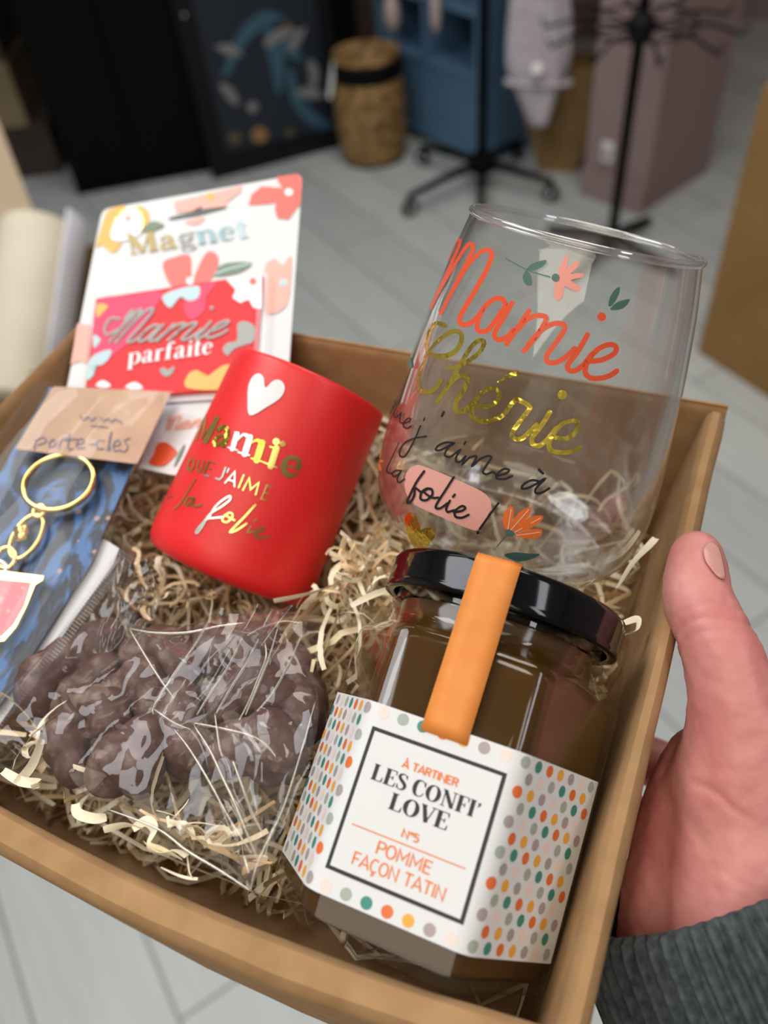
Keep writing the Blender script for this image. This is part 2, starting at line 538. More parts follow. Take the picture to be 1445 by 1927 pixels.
# strips that stand up by the lid, on the front rim and beside the jar
for (px, py, z, n, sp) in ((690, 1060, -.012, 40, 30), (640, 1110, -.018, 24, 26), (690, 1010, -.02, 20, 26), (300, 1575, -.001, 8, 30), (390, 1625, -.001, 9, 26),
                           (520, 1620, -.014, 12, 16), (60, 1400, -.016, 10, 40), (350, 1115, -.02, 20, 60), (250, 960, -.03, 20, 26),
                           (300, 900, -.03, 10, 20), (1130, 1090, -.03, 10, 26)):
    for _ in range(n):
        p = BINV @ Pb(px + random.gauss(0, sp), py + random.gauss(0, sp * .45), 2, z + random.gauss(0, .002))
        a = random.uniform(0, 6.283)
        if p.y < -BD + .016: p.y = -BD + .016
        shred(p, (math.cos(a), math.sin(a), random.gauss(0, .3)), random.uniform(.014, .024 if z > -.003 else .042), random.uniform(.0009, .0023), random.choice((0, 1, 1, 2)), 1.6, zhi=z + (.001 if z > -.003 else .009))
for pts, z0, wd in ((((515, 1131), (560, 1122), (610, 1108), (655, 1085)), -.010, .0026), (((1162, 1105), (1190, 1060), (1218, 1030), (1234, 1012)), -.004, .0028),
                    (((1175, 1172), (1200, 1165), (1198, 1186), (1176, 1194)), -.004, .0020), (((302, 1632), (330, 1645), (352, 1652), (372, 1654)), .0012, .0008),
                    (((352, 1610), (356, 1640), (362, 1652)), .0016, .0009), (((142, 1512), (146, 1530), (175, 1540), (200, 1538)), .0012, .0026),
                    (((250, 1560), (275, 1545), (290, 1560), (280, 1590), (310, 1600), (345, 1618)), .003, .0028), (((195, 1562), (215, 1556), (240, 1552), (270, 1560)), .003, .0022),
                    (((5, 1450), (40, 1470), (75, 1475), (60, 1482)), .0016, .0026), (((80, 1390), (60, 1440), (30, 1476)), .0016, .0026),
                    (((270, 1585), (300, 1605), (330, 1600), (352, 1612)), .003, .0026), (((660, 1140), (700, 1120), (735, 1108)), -.004, .0020),
                    (((620, 1040), (650, 1050), (690, 1030), (720, 1010)), -.012, .0022), (((640, 1000), (670, 1030), (690, 1075), (700, 1110)), -.010, .0020)):
    strip([Pb(a.x, a.y, 2, z0) for a in catmull([(q[0], q[1], 0) for q in pts], 6)], wd, 1, .05)
sh = SH.build('wood_wool', [K['straw'], K['straw2'], K['straw3']], M=BX @ Matrix.Translation((-BW / 2, -BD / 2, -BH)))
tag(sh, 'pale curly wood wool shavings filling the cardboard gift box', 'wood wool', kind='stuff')

# ------------------------------------------------------------------ lettering: strokes on a unit cap height
def EL(cx_, cy2, rx, ry, a0=0, a1=360, n=14):
    return [(cx_ + rx * math.cos(math.radians(a0 + (a1 - a0) * i / n)), cy2 + ry * math.sin(math.radians(a0 + (a1 - a0) * i / n))) for i in range(n + 1)]


SANS = {  # glyph: (advance, [polylines])
    'A': (.74, [[(.02, 0), (.35, 1), (.68, 0)], [(.13, .3), (.57, .3)]]),
    'T': (.66, [[(.02, .97), (.62, .97)], [(.32, 1), (.32, 0)]]),
    'R': (.66, [[(.07, 0), (.07, .97), (.34, .97)] + EL(.34, .735, .2, .235, 80, -90, 8) + [(.07, .5)], [(.34, .5), (.56, 0)]]),
    'I': (.24, [[(.1, 0), (.1, 1)]]), 'N': (.74, [[(.07, 0), (.07, 1), (.6, 0), (.6, 1)]]),
    'E': (.6, [[(.52, .97), (.07, .97), (.07, .03), (.52, .03)], [(.07, .52), (.46, .52)]]),
    'F': (.56, [[(.52, .97), (.07, .97), (.07, 0)], [(.07, .5), (.44, .5)]]),
    'P': (.62, [[(.07, 0), (.07, .97), (.34, .97)] + EL(.34, .72, .2, .25, 80, -90, 8) + [(.07, .47)]]),
    'O': (.74, [EL(.34, .5, .29, .49, 90, 450, 20)]), 'C': (.66, [EL(.34, .5, .29, .49, 50, 310, 16)]),
    'M': (.86, [[(.07, 0), (.07, 1), (.39, .3), (.71, 1), (.71, 0)]]), 'U': (.7, [[(.07, 1), (.07, .3)] + EL(.32, .26, .25, .25, 180, 360, 8) + [(.57, .3), (.57, 1)]]),
    '5': (.58, [[(.46, .97), (.13, .97), (.1, .58)] + EL(.27, .31, .22, .3, 110, -140, 10)]), 'd': (.34, [EL(.16, .82, .11, .13, 90, 450, 10)]),
    'L': (.5, [[(.07, 1), (.07, .03), (.46, .03)]]), 'V': (.7, [[(.02, 1), (.33, 0), (.64, 1)]]), ' ': (.32, []),
}
SANS['a'] = (.74, SANS['A'][1] + [[(.22, 1.3), (.38, 1.13)]])            # A with grave accent
SANS['c'] = (.66, SANS['C'][1] + [[(.34, 0), (.32, -.12), (.4, -.18), (.3, -.26), (.22, -.23)]])   # C with cedilla
t_, h_ = .2, .05
DID = {  # high-contrast serif: (advance, [(polyline, widths, smooth)])
    'L': (.66, [([(.17, 0), (.17, 1)], t_, 0), ([(.02, .98), (.34, .98)], h_, 0), ([(.02, .025), (.56, .025)], h_, 0), ([(.56, .03), (.6, .32)], [.09, .03], 0)]),
    'E': (.68, [([(.17, 0), (.17, 1)], t_, 0), ([(.02, .98), (.58, .98)], h_, 0), ([(.02, .025), (.58, .025)], h_, 0), ([(.58, .03), (.62, .3)], [.08, .03], 0), ([(.57, .97), (.59, .74)], [.08, .03], 0),
                ([(.2, .52), (.44, .52)], h_, 0), ([(.44, .4), (.44, .64)], .05, 0)]),
    'S': (.58, [([(.46, .78), (.4, .93), (.26, .98), (.12, .9), (.09, .75), (.2, .6), (.36, .46), (.46, .3), (.42, .12), (.26, .02), (.12, .08), (.06, .26)], [.06, .05, .06, .12, .16, .18, .19, .17, .12, .06, .05, .05], 1),
                ([(.47, .96), (.47, .72)], .04, 0), ([(.06, .04), (.06, .3)], .04, 0)]),
    'C': (.72, [([(.62, .72), (.54, .92), (.38, .98), (.2, .86), (.13, .5), (.2, .14), (.38, .02), (.54, .08), (.63, .28)], [.05, .05, .06, .16, .21, .16, .06, .05, .04], 1), ([(.63, .96), (.63, .66)], .045, 0)]),
    'O': (.8, [(EL(.38, .5, .28, .475, 90, 450, 16), [.05 + .16 * abs(math.sin(2 * math.pi * i / 16)) ** 1.5 for i in range(17)], 1)]),
    'N': (.78, [([(.14, 0), (.14, 1)], .05, 0), ([(.14, .97), (.62, .03)], .19, 0), ([(.64, 0), (.64, 1)], .05, 0), ([(.02, .98), (.2, .98)], h_, 0), ([(.03, .025), (.26, .025)], h_, 0), ([(.52, .98), (.76, .98)], h_, 0)]),
    'F': (.62, [([(.17, 0), (.17, 1)], t_, 0), ([(.02, .98), (.56, .98)], h_, 0), ([(.02, .025), (.34, .025)], h_, 0), ([(.55, .97), (.57, .7)], [.08, .03], 0), ([(.2, .5), (.42, .5)], h_, 0), ([(.42, .38), (.42, .62)], .05, 0)]),
    'I': (.36, [([(.17, 0), (.17, 1)], t_, 0), ([(.02, .98), (.32, .98)], h_, 0), ([(.02, .025), (.32, .025)], h_, 0)]),
    'V': (.74, [([(.12, .98), (.38, .02)], .19, 0), ([(.38, .02), (.62, .98)], .05, 0), ([(0, .98), (.28, .98)], h_, 0), ([(.5, .98), (.74, .98)], h_, 0)]),
    "'": (.26, [([(.1, .92), (.14, .8), (.06, .66)], [.15, .1, .03], 1)]), ' ': (.24, []),
    'M': (.95, [([(.14, 0), (.14, .97)], .05, 0), ([(.14, .97), (.44, .04)], .19, 0), ([(.44, .04), (.72, .97)], .05, 0), ([(.76, 0), (.76, 1)], .2, 0), ([(.02, .98), (.2, .98)], h_, 0), ([(.03, .025), (.26, .025)], h_, 0), ([(.6, .025), (.92, .025)], h_, 0), ([(.7, .98), (.92, .98)], h_, 0)]),
    'a': (.6, [([(.1, .5), (.2, .63), (.32, .64), (.38, .52), (.38, .12), (.44, .03), (.56, .05)], [.14, .06, .08, .15, .17, .1, .04], 1), ([(.38, .36), (.2, .33), (.09, .2), (.12, .06), (.22, .02), (.36, .12)], [.04, .07, .14, .13, .07, .05], 1)]),
    'g': (.56, [(EL(.24, .44, .15, .18, 90, 450, 12), [.05 + .09 * abs(math.sin(2 * math.pi * i / 12)) for i in range(13)], 1), ([(.14, .24), (.08, .14), (.2, .06), (.38, .02), (.44, -.12), (.26, -.22), (.08, -.16), (.1, -.02), (.2, .05)], [.05, .08, .12, .13, .1, .05, .07, .06, .05], 1), ([(.34, .56), (.46, .64), (.52, .58)], .07, 1)]),
    'n': (.68, [([(.14, 0), (.14, .64)], .17, 0), ([(.16, .5), (.32, .64), (.44, .6), (.48, .45), (.48, 0)], [.05, .06, .1, .17, .17], 1), ([(.02, .62), (.14, .62)], h_, 0), ([(.02, .02), (.27, .02)], h_, 0), ([(.36, .02), (.62, .02)], h_, 0)]),
    'e': (.54, [([(.1, .36), (.42, .36)], .05, 0), ([(.42, .36), (.4, .54), (.27, .64), (.13, .54), (.08, .33), (.14, .1), (.28, .02), (.44, .14)], [.1, .1, .05, .12, .17, .14, .06, .04], 1)]),
    't': (.4, [([(.16, .85), (.16, .14), (.22, .03), (.36, .08)], [.14, .17, .1, .04], 1), ([(.02, .62), (.34, .62)], h_, 0)]),
    'p': (.64, [([(.14, -.3), (.14, .64)], .17, 0), ([(.16, .5), (.3, .64), (.46, .56), (.52, .32), (.46, .08), (.3, 0), (.16, .12)], [.05, .05, .12, .17, .12, .05, .05], 1), ([(.02, .62), (.14, .62)], h_, 0), ([(.02, -.28), (.28, -.28)], h_, 0)]),
    'r': (.48, [([(.14, 0), (.14, .64)], .17, 0), ([(.16, .45), (.26, .62), (.38, .6)], [.05, .06, .15], 1), ([(.02, .62), (.14, .62)], h_, 0), ([(.02, .02), (.28, .02)], h_, 0)]),
    'f': (.42, [([(.4, .88), (.3, .97), (.19, .88), (.16, .7), (.16, 0)], [.13, .06, .12, .17, .17], 1), ([(.02, .62), (.34, .62)], h_, 0), ([(.02, .02), (.3, .02)], h_, 0)]),
    'i': (.32, [([(.15, 0), (.15, .64)], .17, 0), ([(.02, .62), (.15, .62)], h_, 0), ([(.02, .02), (.28, .02)], h_, 0), (EL(.15, .85, .03, .03, 0, 360, 6), .1, 1)]),
}


def text(s, font, p0, p1, h, bold=.14, mi=0, lay=2, out=None, mis=None, fit=True):
    """letters along p0->p1 (baseline, scaled to that length), cap height h; the 2-D up is the baseline's left normal for y up, passed in as h vector"""
    p0, p1 = Vector(p0), Vector(p1); hv = Vector(h)
    tot = sum(font[c][0] for c in s); xv = (p1 - p0) / tot; x = 0
    res = out if out is not None else []
    for ci, c in enumerate(s):
        adv, st = font[c]
        for g in st:
            if font is SANS: v, f = stroke(g, bold, smooth=False, cap=False, cross=1)
            else: v, f = stroke(g[0], g[1], smooth=bool(g[2]), n=4, cap=False, cross=1)
            v = [p0 + xv * (a.x + x) + hv * a.y for a in v]
            res.append((v, f, mis[ci] if mis else mi, lay))
        x += adv
    return res


# ------------------------------------------------------------------ the jam jar
jar = thing('jam_jar', 'hexagonal glass jar of amber apple jam with dotted label and black lid', 'jar', JM)
RHO = .006


def hexp(s, ap=AP, rho=RHO):
    """point and normal on the rounded hexagon at arc length s (0 = middle of the front face, x to the right, front at -y)"""
    half = (ap - rho) * math.tan(math.pi / 6); arc = rho * math.pi / 3; per = 6 * (2 * half + arc)
    s = s % per; fa = 0
    while True:
        if s <= half: a = math.radians(60 * fa - 90); t = s; mode = 0; break
        s -= half
        if s <= arc: a = math.radians(60 * fa - 90) + s / rho; mode = 1; break
        s -= arc
        if s <= half: fa += 1; a = math.radians(60 * fa - 90); t = s - half; mode = 0; break
        s -= half; fa += 1; s += 0
        # now at the middle of the next face
        if s <= 0: a = math.radians(60 * fa - 90); t = 0; mode = 0; break
    nx, ny = math.cos(a), math.sin(a)
    if mode == 0:
        return Vector((nx * ap - ny * t, ny * ap + nx * t, 0)), Vector((nx, ny, 0))
    a0 = math.radians(60 * fa - 90); c = Vector((math.cos(a0) * (ap - rho) - math.sin(a0) * half, math.sin(a0) * (ap - rho) + math.cos(a0) * half, 0))
    return c + Vector((nx, ny, 0)) * rho, Vector((nx, ny, 0))


def hex_ring(ap, rho, n=72):
    out = []
    for i in range(n):
        half = (ap - rho) * math.tan(math.pi / 6); per = 6 * (2 * half + rho * math.pi / 3)
        out.append(hexp(per * i / n, ap, rho)[0])
    return out


def jar_shell(name, rings, m, cap_b=True, cap_t=True):
    n = 120; v = []; f = []
    for z, ap, rho, blend, rr in rings:
        hr = hex_ring(ap, rho, n)
        for i in range(n):
            a = hr[i]; ang = math.atan2(a.y, a.x); c = Vector((math.cos(ang) * rr, math.sin(ang) * rr, 0))
            q = a.lerp(c, blend); v.append((q.x, q.y, z))
    for k in range(len(rings) - 1):
        for i in range(n): f.append((k * n + i, k * n + (i + 1) % n, (k + 1) * n + (i + 1) % n, (k + 1) * n + i))
    if cap_b: f.append(tuple(range(n))[::-1])
    if cap_t: f.append(tuple((len(rings) - 1) * n + i for i in range(n)))
    return fixn(obj(name, v, f, m, jar, world=False, sharp=50))


NR = .0292
jar_shell('glass_body', [(0.0012, AP - .006, .006, 0, 0), (.0, AP - .0035, .0055, 0, 0), (.0008, AP - .0012, .006, 0, 0), (.003, AP, RHO, 0, 0), (.004, AP, RHO, 0, 0), (.071, AP, RHO, 0, 0), (.0728, AP - .0006, RHO, .05, NR),
                         (.0745, AP - .002, RHO, .3, NR), (.0762, AP - .003, RHO, .75, NR), (.0776, AP, RHO, 1, NR), (.0792, AP, RHO, 1, NR + .0004), (.0800, AP, RHO, 1, NR + .0013), (.0812, AP, RHO, 1, NR + .0013), (.082, AP, RHO, 1, NR), (.086, AP, RHO, 1, NR)], K['jarglass'])
jar_shell('jam_filling', [(.0022, AP - .006, .005, 0, 0), (.0026, AP - .0035, .005, 0, 0), (.0045, AP - .0018, .0045, 0, 0), (.0695, AP - .0018, .0045, 0, 0), (.072, AP - .003, .005, .2, NR - .002), (.075, AP - .005, .005, .8, NR - .002), (.082, AP, RHO, 1, NR - .002)], K['jam'])
LR = .0333
ld = MB().lathe([(.0305, .0842), (.0322, .0838), (.0331, .0842), (.0333, .0850), (.0330, .0858), (LR - .0004, .0862), (LR - .0002, .0925), (LR - .0009, .0940), (.0312, .0947), (.0300, .0947), (.0292, .0941), (.0, .0941)], 96)
ld.lathe([(.0305, .0842), (.0302, .093), (0, .0932)], 96)
fixn(ld.build('lid', K['black_gloss'], jar, world=False, sharp=45))
# the orange seal from the lid down to the label
path = [(-.010, .0950), (-.0306, .0951), (-.0325, .0945), (-.0336, .0930), (-.0337, .0862), (-.0334, .0755), (-AP - .0004, .071), (-AP - .0004, .050)]
cp = catmull([Vector((0, a, b)) for a, b in path], 5); v_ = []; f_ = []
for i, q in enumerate(cp):
    for x in (-.0057, -.002, .002, .0057): v_.append((x + .0004, q.y, q.z))
for i in range(len(cp) - 1):
    for j in range(3): f_.append((i * 4 + j, i * 4 + j + 1, i * 4 + j + 5, i * 4 + j + 4))
seal = obj('paper_seal', v_, f_, K['orange_paper'], jar, world=False)
sm = seal.modifiers.new('thick', 'SOLIDIFY'); sm.thickness = .00018; sm.offset = 1
tag(seal, None or 'orange paper seal strip over the black lid', None) if False else seal.__setitem__('label', 'orange paper seal strip')

# label, in label coordinates: u along the paper (mm, 0 = middle of the front face), w = height above jar base
ZC = .0307


def label_map(u, w_, lay):
    p, n = hexp(u / 1000.0)
    p = p + n * (.00016 + .00005 * lay); p.z = ZC + w_ / 1000.0
    return JM @ p


LBL = []
U0, U1, WB, WT = -62.0, 53.0, -22.0, 22.0
nu = 140; v_ = [Vector((U0 + (U1 - U0) * i / nu, WB + (WT - WB) * j / 4)) for i in range(nu + 1) for j in range(5)]
LBL.append((v_, [(i * 5 + j, i * 5 + j + 1, i * 5 + j + 6, i * 5 + j + 5) for i in range(nu) for j in range(4)], 0, 0))
seq = (3, 4, 5, 6, 7, 8)       # red, yellow, mauve, pink, sage, green
pitch, rowp = 5.0, 3.62
for r in range(13):
    wv = -20.0 + r * rowp * .925
    for c in range(-12, 12):
        u = c * pitch + (r % 2) * pitch / 2
        if u < -52.5 or u > U1 - 1.2: continue
        inside = abs(u) < 17.6 and abs(wv) < 17.4
        if inside: continue
        if abs(u) < 17.9 and abs(wv) < 17.9: pass
        v, f = disc(u, wv, 1.42, 1.42, 2, 14)
        LBL.append((v, f, seq[(c + (r // 2) * 4 + (r % 2) * 2) % 6], 1))
v, f = patch([(-16.5, -16.5), (16.5, -16.5), (16.5, 16.5), (-16.5, 16.5)], 6, False, 8); LBL.append((v, f, 2, 2))
v, f = patch([(-15.6, -15.6), (15.6, -15.6), (15.6, 15.6), (-15.6, 15.6)], 6, False, 8); LBL.append((v, f, 1, 3))


def lt(s, font, uc, vc, wd, cap, mi, bold=.14):
    """text centred at (uc, vc) mm from the frame's upper left corner"""
    x0 = uc - 16.5 - wd / 2; y = 16.5 - vc - cap / 2
    text(s, font, (x0, y), (x0 + wd, y), (0, cap), bold, mi, 5, LBL)


lt('a TARTINER', SANS, 16.5, 5.6, 13.6, 1.75, 9, .2)
lt("LES CONFI'", DID, 16.6, 9.6, 26.4, 3.6, 2)
lt('LOVE', DID, 16.7, 14.3, 14.4, 3.7, 2)
lt('Nd5', SANS, 16.5, 19.9, 4.2, 1.7, 9, .19)
v, f = stroke([(-13.6, -5.6), (0, -5.6), (13.6, -5.6)], .28, False); LBL.append((v, f, 9, 5))
lt('POMME', SANS, 16.6, 24.7, 13.4, 2.75, 9, .13)
lt('FAcON TATIN', SANS, 16.6, 28.7, 22.4, 2.75, 9, .13)
# the dark panel with outlined letters near the paper's left end
for k_, (wc, hh) in enumerate(((17.0, 3.4), (9.6, 2.6), (3.4, 3.0), (-3.6, 3.2))):
    v, f = patch([(-61, wc - hh), (-54.2, wc - hh), (-54.2, wc + hh), (-61, wc + hh)], 2, False, 5); LBL.append((v, f, 2, 2))
    v, f = stroke(EL(-56.6, wc, 1.5, hh * .66, 0, 360, 14), .35, False, cap=False); LBL.append((v, f, 1, 4))
for wc in (-10.5, -15.5):
    v, f = stroke(EL(-56.4, wc, 1.5, 1.9, 0, 360, 14), .35, False, cap=False); LBL.append((v, f, 2, 4))
lab = printed('paper_label', LBL, label_map, [K['white_paper'], K['white_paper'], K['ink'], K['d_red'], K['d_yel'], K['d_pur'], K['d_pink'], K['d_sage'], K['d_green'], K['txt_or']], jar)
lab['label'] = 'white paper label with coloured dots'

# ------------------------------------------------------------------ stemless glass
gl = thing('wine_glass', 'clear stemless glass printed with red and gold lettering behind the jam jar', 'glass', GM)
outer = [(0, 0.0), (.012, .0002), (.020, .0008), (.028, .0026), (.0345, .0055), (.0392, .0098)] + [(r, h * GH) for h, r in ((.16, .0433), (.25, .0446), (.35, .0443), (.47, .0431), (.6, .04135), (.73, .0393), (.87, .0367), (.985, .0339))]
oc = [(max(a.x, 0), a.y) for a in catmull([Vector((r, z, 0)) for r, z in outer], 5)]
th_ = .0013
inn = [(max(r - th_, 0), z + (.0045 if z < .006 else .0012 if z < .012 else 0)) for r, z in oc if z < .98 * GH]
prof = oc + [(.0338, .992 * GH), (.0335, GH), (.0330, GH + .0002), (.0326, .997 * GH), (.0325, .985 * GH)] + inn[::-1]
gb = MB().lathe(prof, 128)
bowl = fixn(gb.build('bowl', K['glass'], gl, world=False))
rmv = MB().lathe([(.0338 + .0011 * math.cos(q) - .0004, GH + .0003 + .0011 * math.sin(q)) for q in [2 * math.pi * i / 10 for i in range(10)]], 128, closed=True)
fixn(rmv.build('rim', K['rimglass'], gl, world=False))
G_ON = on_bvh(BVHTree.FromPolygons([GM @ Vector(q) for q in MB().lathe(oc, 160).v], MB().lathe(oc, 160).f))


def px_of(ox, oy, sc): return lambda p: (ox + p[0] / sc, oy + p[1] / sc)


VA, VB, VC = px_of(800, 430, 3.6125), px_of(760, 590, 4.0139), px_of(710, 740, 4.1286)
MAMIE = [
    ([(165, 215), (195, 130), (225, 82), (240, 84), (234, 125), (190, 225), (120, 375), (45, 540)], [12, 14, 18, 20, 20, 20, 20, 18]),
    ([(62, 500), (150, 340), (225, 215), (285, 125), (315, 105), (330, 128), (310, 190), (240, 325), (110, 580)], [18, 20, 22, 24, 26, 28, 27, 26, 24]),
    ([(135, 535), (260, 310), (340, 200), (400, 152), (443, 152), (455, 192), (420, 285), (340, 430), (262, 560), (238, 620), (252, 652), (300, 650), (355, 605), (402, 540)], [16, 22, 26, 29, 31, 32, 33, 34, 34, 34, 34, 33, 32, 30]),
    ([(548, 512), (522, 478), (470, 482), (410, 532), (367, 610), (358, 680), (390, 703), (440, 680), (500, 600), (552, 520)], 34),
    ([(593, 508), (540, 600), (480, 700), (476, 738), (510, 757), (560, 735), (600, 690)], 34),
    ([(555, 785), (620, 690), (708, 560)], 34),
    ([(628, 690), (690, 622), (762, 592), (818, 602), (812, 645), (750, 742), (672, 832)], 35),
    ([(705, 785), (790, 692), (870, 648), (938, 652), (945, 692), (885, 780), (828, 860), (832, 905), (880, 912), (950, 878), (1015, 815)], 36),
    ([(1102, 722), (1040, 830), (973, 920), (973, 958), (1012, 968), (1070, 930), (1130, 855)], 36),
    ([(1110, 902), (1200, 892), (1280, 850), (1294, 805), (1250, 788), (1170, 822), (1105, 900), (1085, 970), (1115, 1012), (1180, 1018), (1250, 1000), (1298, 968)], 36)]
GP = []  # red lettering


def trace(dst, view, items, scale, mi, lay, smooth=True):
    for pts, wd in items:
        ws = [q / scale for q in wd] if isinstance(wd, list) else wd / scale
        v, f = stroke([view(p) for p in pts], ws, smooth, n=5); dst.append((v, f, mi, lay))


def area_of(dst, view, poly, mi, lay, rings=5, smooth=True, centre=None):
    v, f = patch([view(p) for p in poly], rings, smooth, centre=view(centre) if centre else None); dst.append((v, f, mi, lay))


RED = []
trace(RED, VA, MAMIE, 3.6125, 0, 1)
v, f = disc(*VA((1197, 600)), 30 / 3.6); RED.append((v, f, 0, 1))
o_ = printed('red_lettering', RED, G_ON, [K['print_red']], gl); o_['label'] = 'glossy red word on the glass'
GLD = []
trace(GLD, VB, [
    ([(315, 95), (272, 76), (232, 87), (196, 150), (173, 220), (182, 280), (226, 314), (310, 322), (388, 290), (436, 220), (437, 158), (400, 132), (332, 156), (262, 210), (200, 280), (150, 380), (116, 470), (112, 548), (150, 593), (208, 588), (255, 550), (286, 505)], [34, 32, 30, 26, 22, 24, 32, 38, 38, 36, 34, 34, 34, 28, 22, 20, 22, 26, 30, 32, 32, 28]),
    ([(325, 408), (370, 412), (410, 402), (475, 368), (560, 308), (606, 240), (600, 207), (556, 212), (500, 270), (435, 375), (352, 528), (256, 668)], [18, 26, 34, 34, 34, 34, 34, 34, 34, 34, 34, 24]),
    ([(352, 530), (410, 477), (468, 467), (487, 508), (450, 590), (402, 660), (391, 718), (422, 743), (472, 725), (532, 662)], 36),
    ([(530, 690), (620, 703), (698, 670), (726, 612), (698, 570), (632, 572), (562, 630), (516, 710), (520, 778), (580, 813), (660, 808), (748, 770), (800, 702), (850, 645)], 36),
    ([(712, 516), (780, 478), (852, 448)], [12, 28, 42]),
    ([(850, 645), (900, 668), (952, 708), (908, 772), (842, 860), (818, 918), (842, 946), (890, 942), (940, 900), (1002, 838)], 36),
    ([(1100, 745), (1040, 842), (972, 930), (972, 982), (1020, 997), (1080, 950), (1150, 865)], 38),
    ([(1128, 932), (1220, 943), (1288, 900), (1318, 832), (1280, 808), (1200, 830), (1132, 900), (1094, 978), (1112, 1032), (1180, 1047), (1260, 1042), (1335, 1002)], [34, 36, 34, 32, 32, 34, 36, 38, 38, 36, 34, 26])], 4.0139, 0, 1)
v, f = disc(*VB((1195, 612)), 36 / 4.01); GLD.append((v, f, 0, 1))
GH_ = []
area_of(GH_, VC, [(270, 930), (310, 965), (335, 1030), (348, 1068), (390, 1040), (440, 1050), (456, 1090), (430, 1140), (385, 1190), (330, 1230), (270, 1170), (240, 1100), (222, 1030), (218, 970), (240, 930)], 0, 1)
o_ = printed('gold_lettering', GLD, G_ON, [K['gold2']], gl); o_['label'] = 'gold foil word on the glass'
printed('gold_heart', GH_, G_ON, [K['gold2']], gl)
BLK = []
trace(BLK, VC, [
    ([(152, 60), (118, 88), (118, 112), (140, 100), (156, 70), (130, 125), (92, 200), (45, 310)], [8, 8, 8, 8, 8, 9, 8, 6]),
    ([(146, 135), (140, 175), (160, 190), (190, 160), (196, 160), (186, 215), (205, 235), (248, 226), (270, 207), (250, 197), (218, 230), (217, 263), (245, 274), (273, 256)], [9, 10, 11, 11, 12, 12, 12, 13, 13, 13, 13, 13, 14, 14]),
    ([(345, 255), (310, 340), (270, 420), (225, 490), (190, 490), (186, 450), (222, 390), (292, 353), (388, 335)], 15), ([(378, 192), (370, 214)], 12), ([(525, 147), (510, 178)], 19),
    ([(603, 387), (550, 381), (490, 401), (463, 438), (500, 440), (560, 410), (600, 388), (552, 430), (532, 480), (570, 494), (620, 460), (652, 438)], 17),
    ([(650, 440), (622, 490), (618, 526), (650, 530), (690, 488)], 17), ([(692, 377), (682, 394)], 17),
    ([(692, 488), (668, 548), (720, 500), (776, 490), (742, 563), (800, 512), (858, 487), (888, 497), (850, 560), (824, 608), (850, 627), (902, 610), (930, 640)], 18),
    ([(930, 640), (1000, 620), (1025, 592), (982, 587), (934, 625), (932, 658), (990, 664), (1048, 640)], 18),
    ([(1258, 682), (1200, 672), (1140, 702), (1122, 734), (1160, 735), (1230, 702), (1298, 662), (1235, 730), (1228, 768), (1270, 770), (1332, 735)], 19), ([(1255, 592), (1283, 618)], 22),
    ([(180, 385), (130, 490), (92, 570), (87, 608), (112, 624), (140, 610)], [8, 10, 12, 13, 13, 12]), ([(200, 602), (152, 602), (126, 630), (150, 648), (192, 612), (167, 660), (172, 690), (192, 690), (220, 666)], 14),
    ([(372, 605), (312, 690), (262, 790), (242, 843), (265, 845), (295, 790), (302, 735), (345, 765), (360, 765)], 18),
    ([(425, 745), (395, 738), (352, 768), (345, 818), (388, 828), (432, 790), (432, 748), (402, 740), (372, 765), (432, 808), (480, 808)], 18),
    ([(600, 650), (530, 760), (472, 850), (462, 888), (500, 888), (552, 850)], 18), ([(570, 832), (542, 888), (552, 918), (592, 908), (605, 905)], 18), ([(607, 785), (594, 802)], 18),
    ([(600, 920), (660, 910), (688, 887), (660, 873), (612, 910), (612, 953), (660, 963), (713, 940)], 18), ([(942, 850), (862, 960), (800, 1048)], 18)], 4.1286, 0, 3)
v, f = disc(*VC((785, 1078)), 12 / 4.1); BLK.append((v, f, 0, 3))
o_ = printed('black_lettering', BLK, G_ON, [K['ink']], gl); o_['label'] = 'thin black handwriting on the glass'
FL = []
area_of(FL, VC, [(250, 590), (310, 558), (370, 570), (560, 645), (820, 765), (885, 855), (862, 940), (795, 1050), (720, 1052), (500, 960), (300, 865), (228, 770), (220, 660)], 1, 1, 8)
for q in ([(1000, 1060), (975, 1000), (985, 930), (1020, 885), (1050, 875), (1060, 930), (1045, 1000), (1020, 1060)], [(1025, 1060), (1060, 980), (1110, 915), (1190, 880), (1190, 930), (1140, 990), (1045, 1065)],
          [(1045, 1080), (1120, 1005), (1200, 955), (1285, 950), (1260, 1000), (1180, 1050), (1075, 1082)], [(1072, 1096), (1160, 1062), (1240, 1050), (1280, 1065), (1260, 1110), (1180, 1128), (1085, 1110)]):
    area_of(FL, VC, q, 2, 1, 3)
for a, b in (((1015, 1050), (1040, 900)), ((1035, 1060), (1175, 900)), ((1060, 1080), (1265, 965)), ((1080, 1100), (1265, 1075))):
    v, f = stroke([VC(a), VC(b)], 1.0, False); FL.append((v, f, 4, 2))
area_of(FL, VC, [(990, 1060), (1030, 1055), (1070, 1085), (1040, 1108), (1005, 1098)], 3, 3, 2)
v, f = stroke([VC((1008, 1098)), VC((970, 1140)), VC((932, 1185))], 2.0); FL.append((v, f, 3, 2))
area_of(FL, VC, [(985, 1255), (1060, 1232), (1160, 1240), (1262, 1248), (1180, 1290), (1080, 1300)], 3, 1, 3)
area_of(FL, VA, [(905, 295), (935, 220), (972, 178), (970, 240), (962, 275), (1005, 235), (1050, 220), (1030, 270), (988, 308), (1040, 304), (1080, 312), (1062, 335), (992, 352), (1040, 388), (1058, 415), (1035, 430), (990, 415), (945, 395), (940, 450), (908, 488), (877, 470), (880, 400), (892, 350)], 0, 1, 5, True, (935, 330))
v, f = disc(*VA((887, 335)), 27 / 3.6); FL.append((v, f, 3, 2))
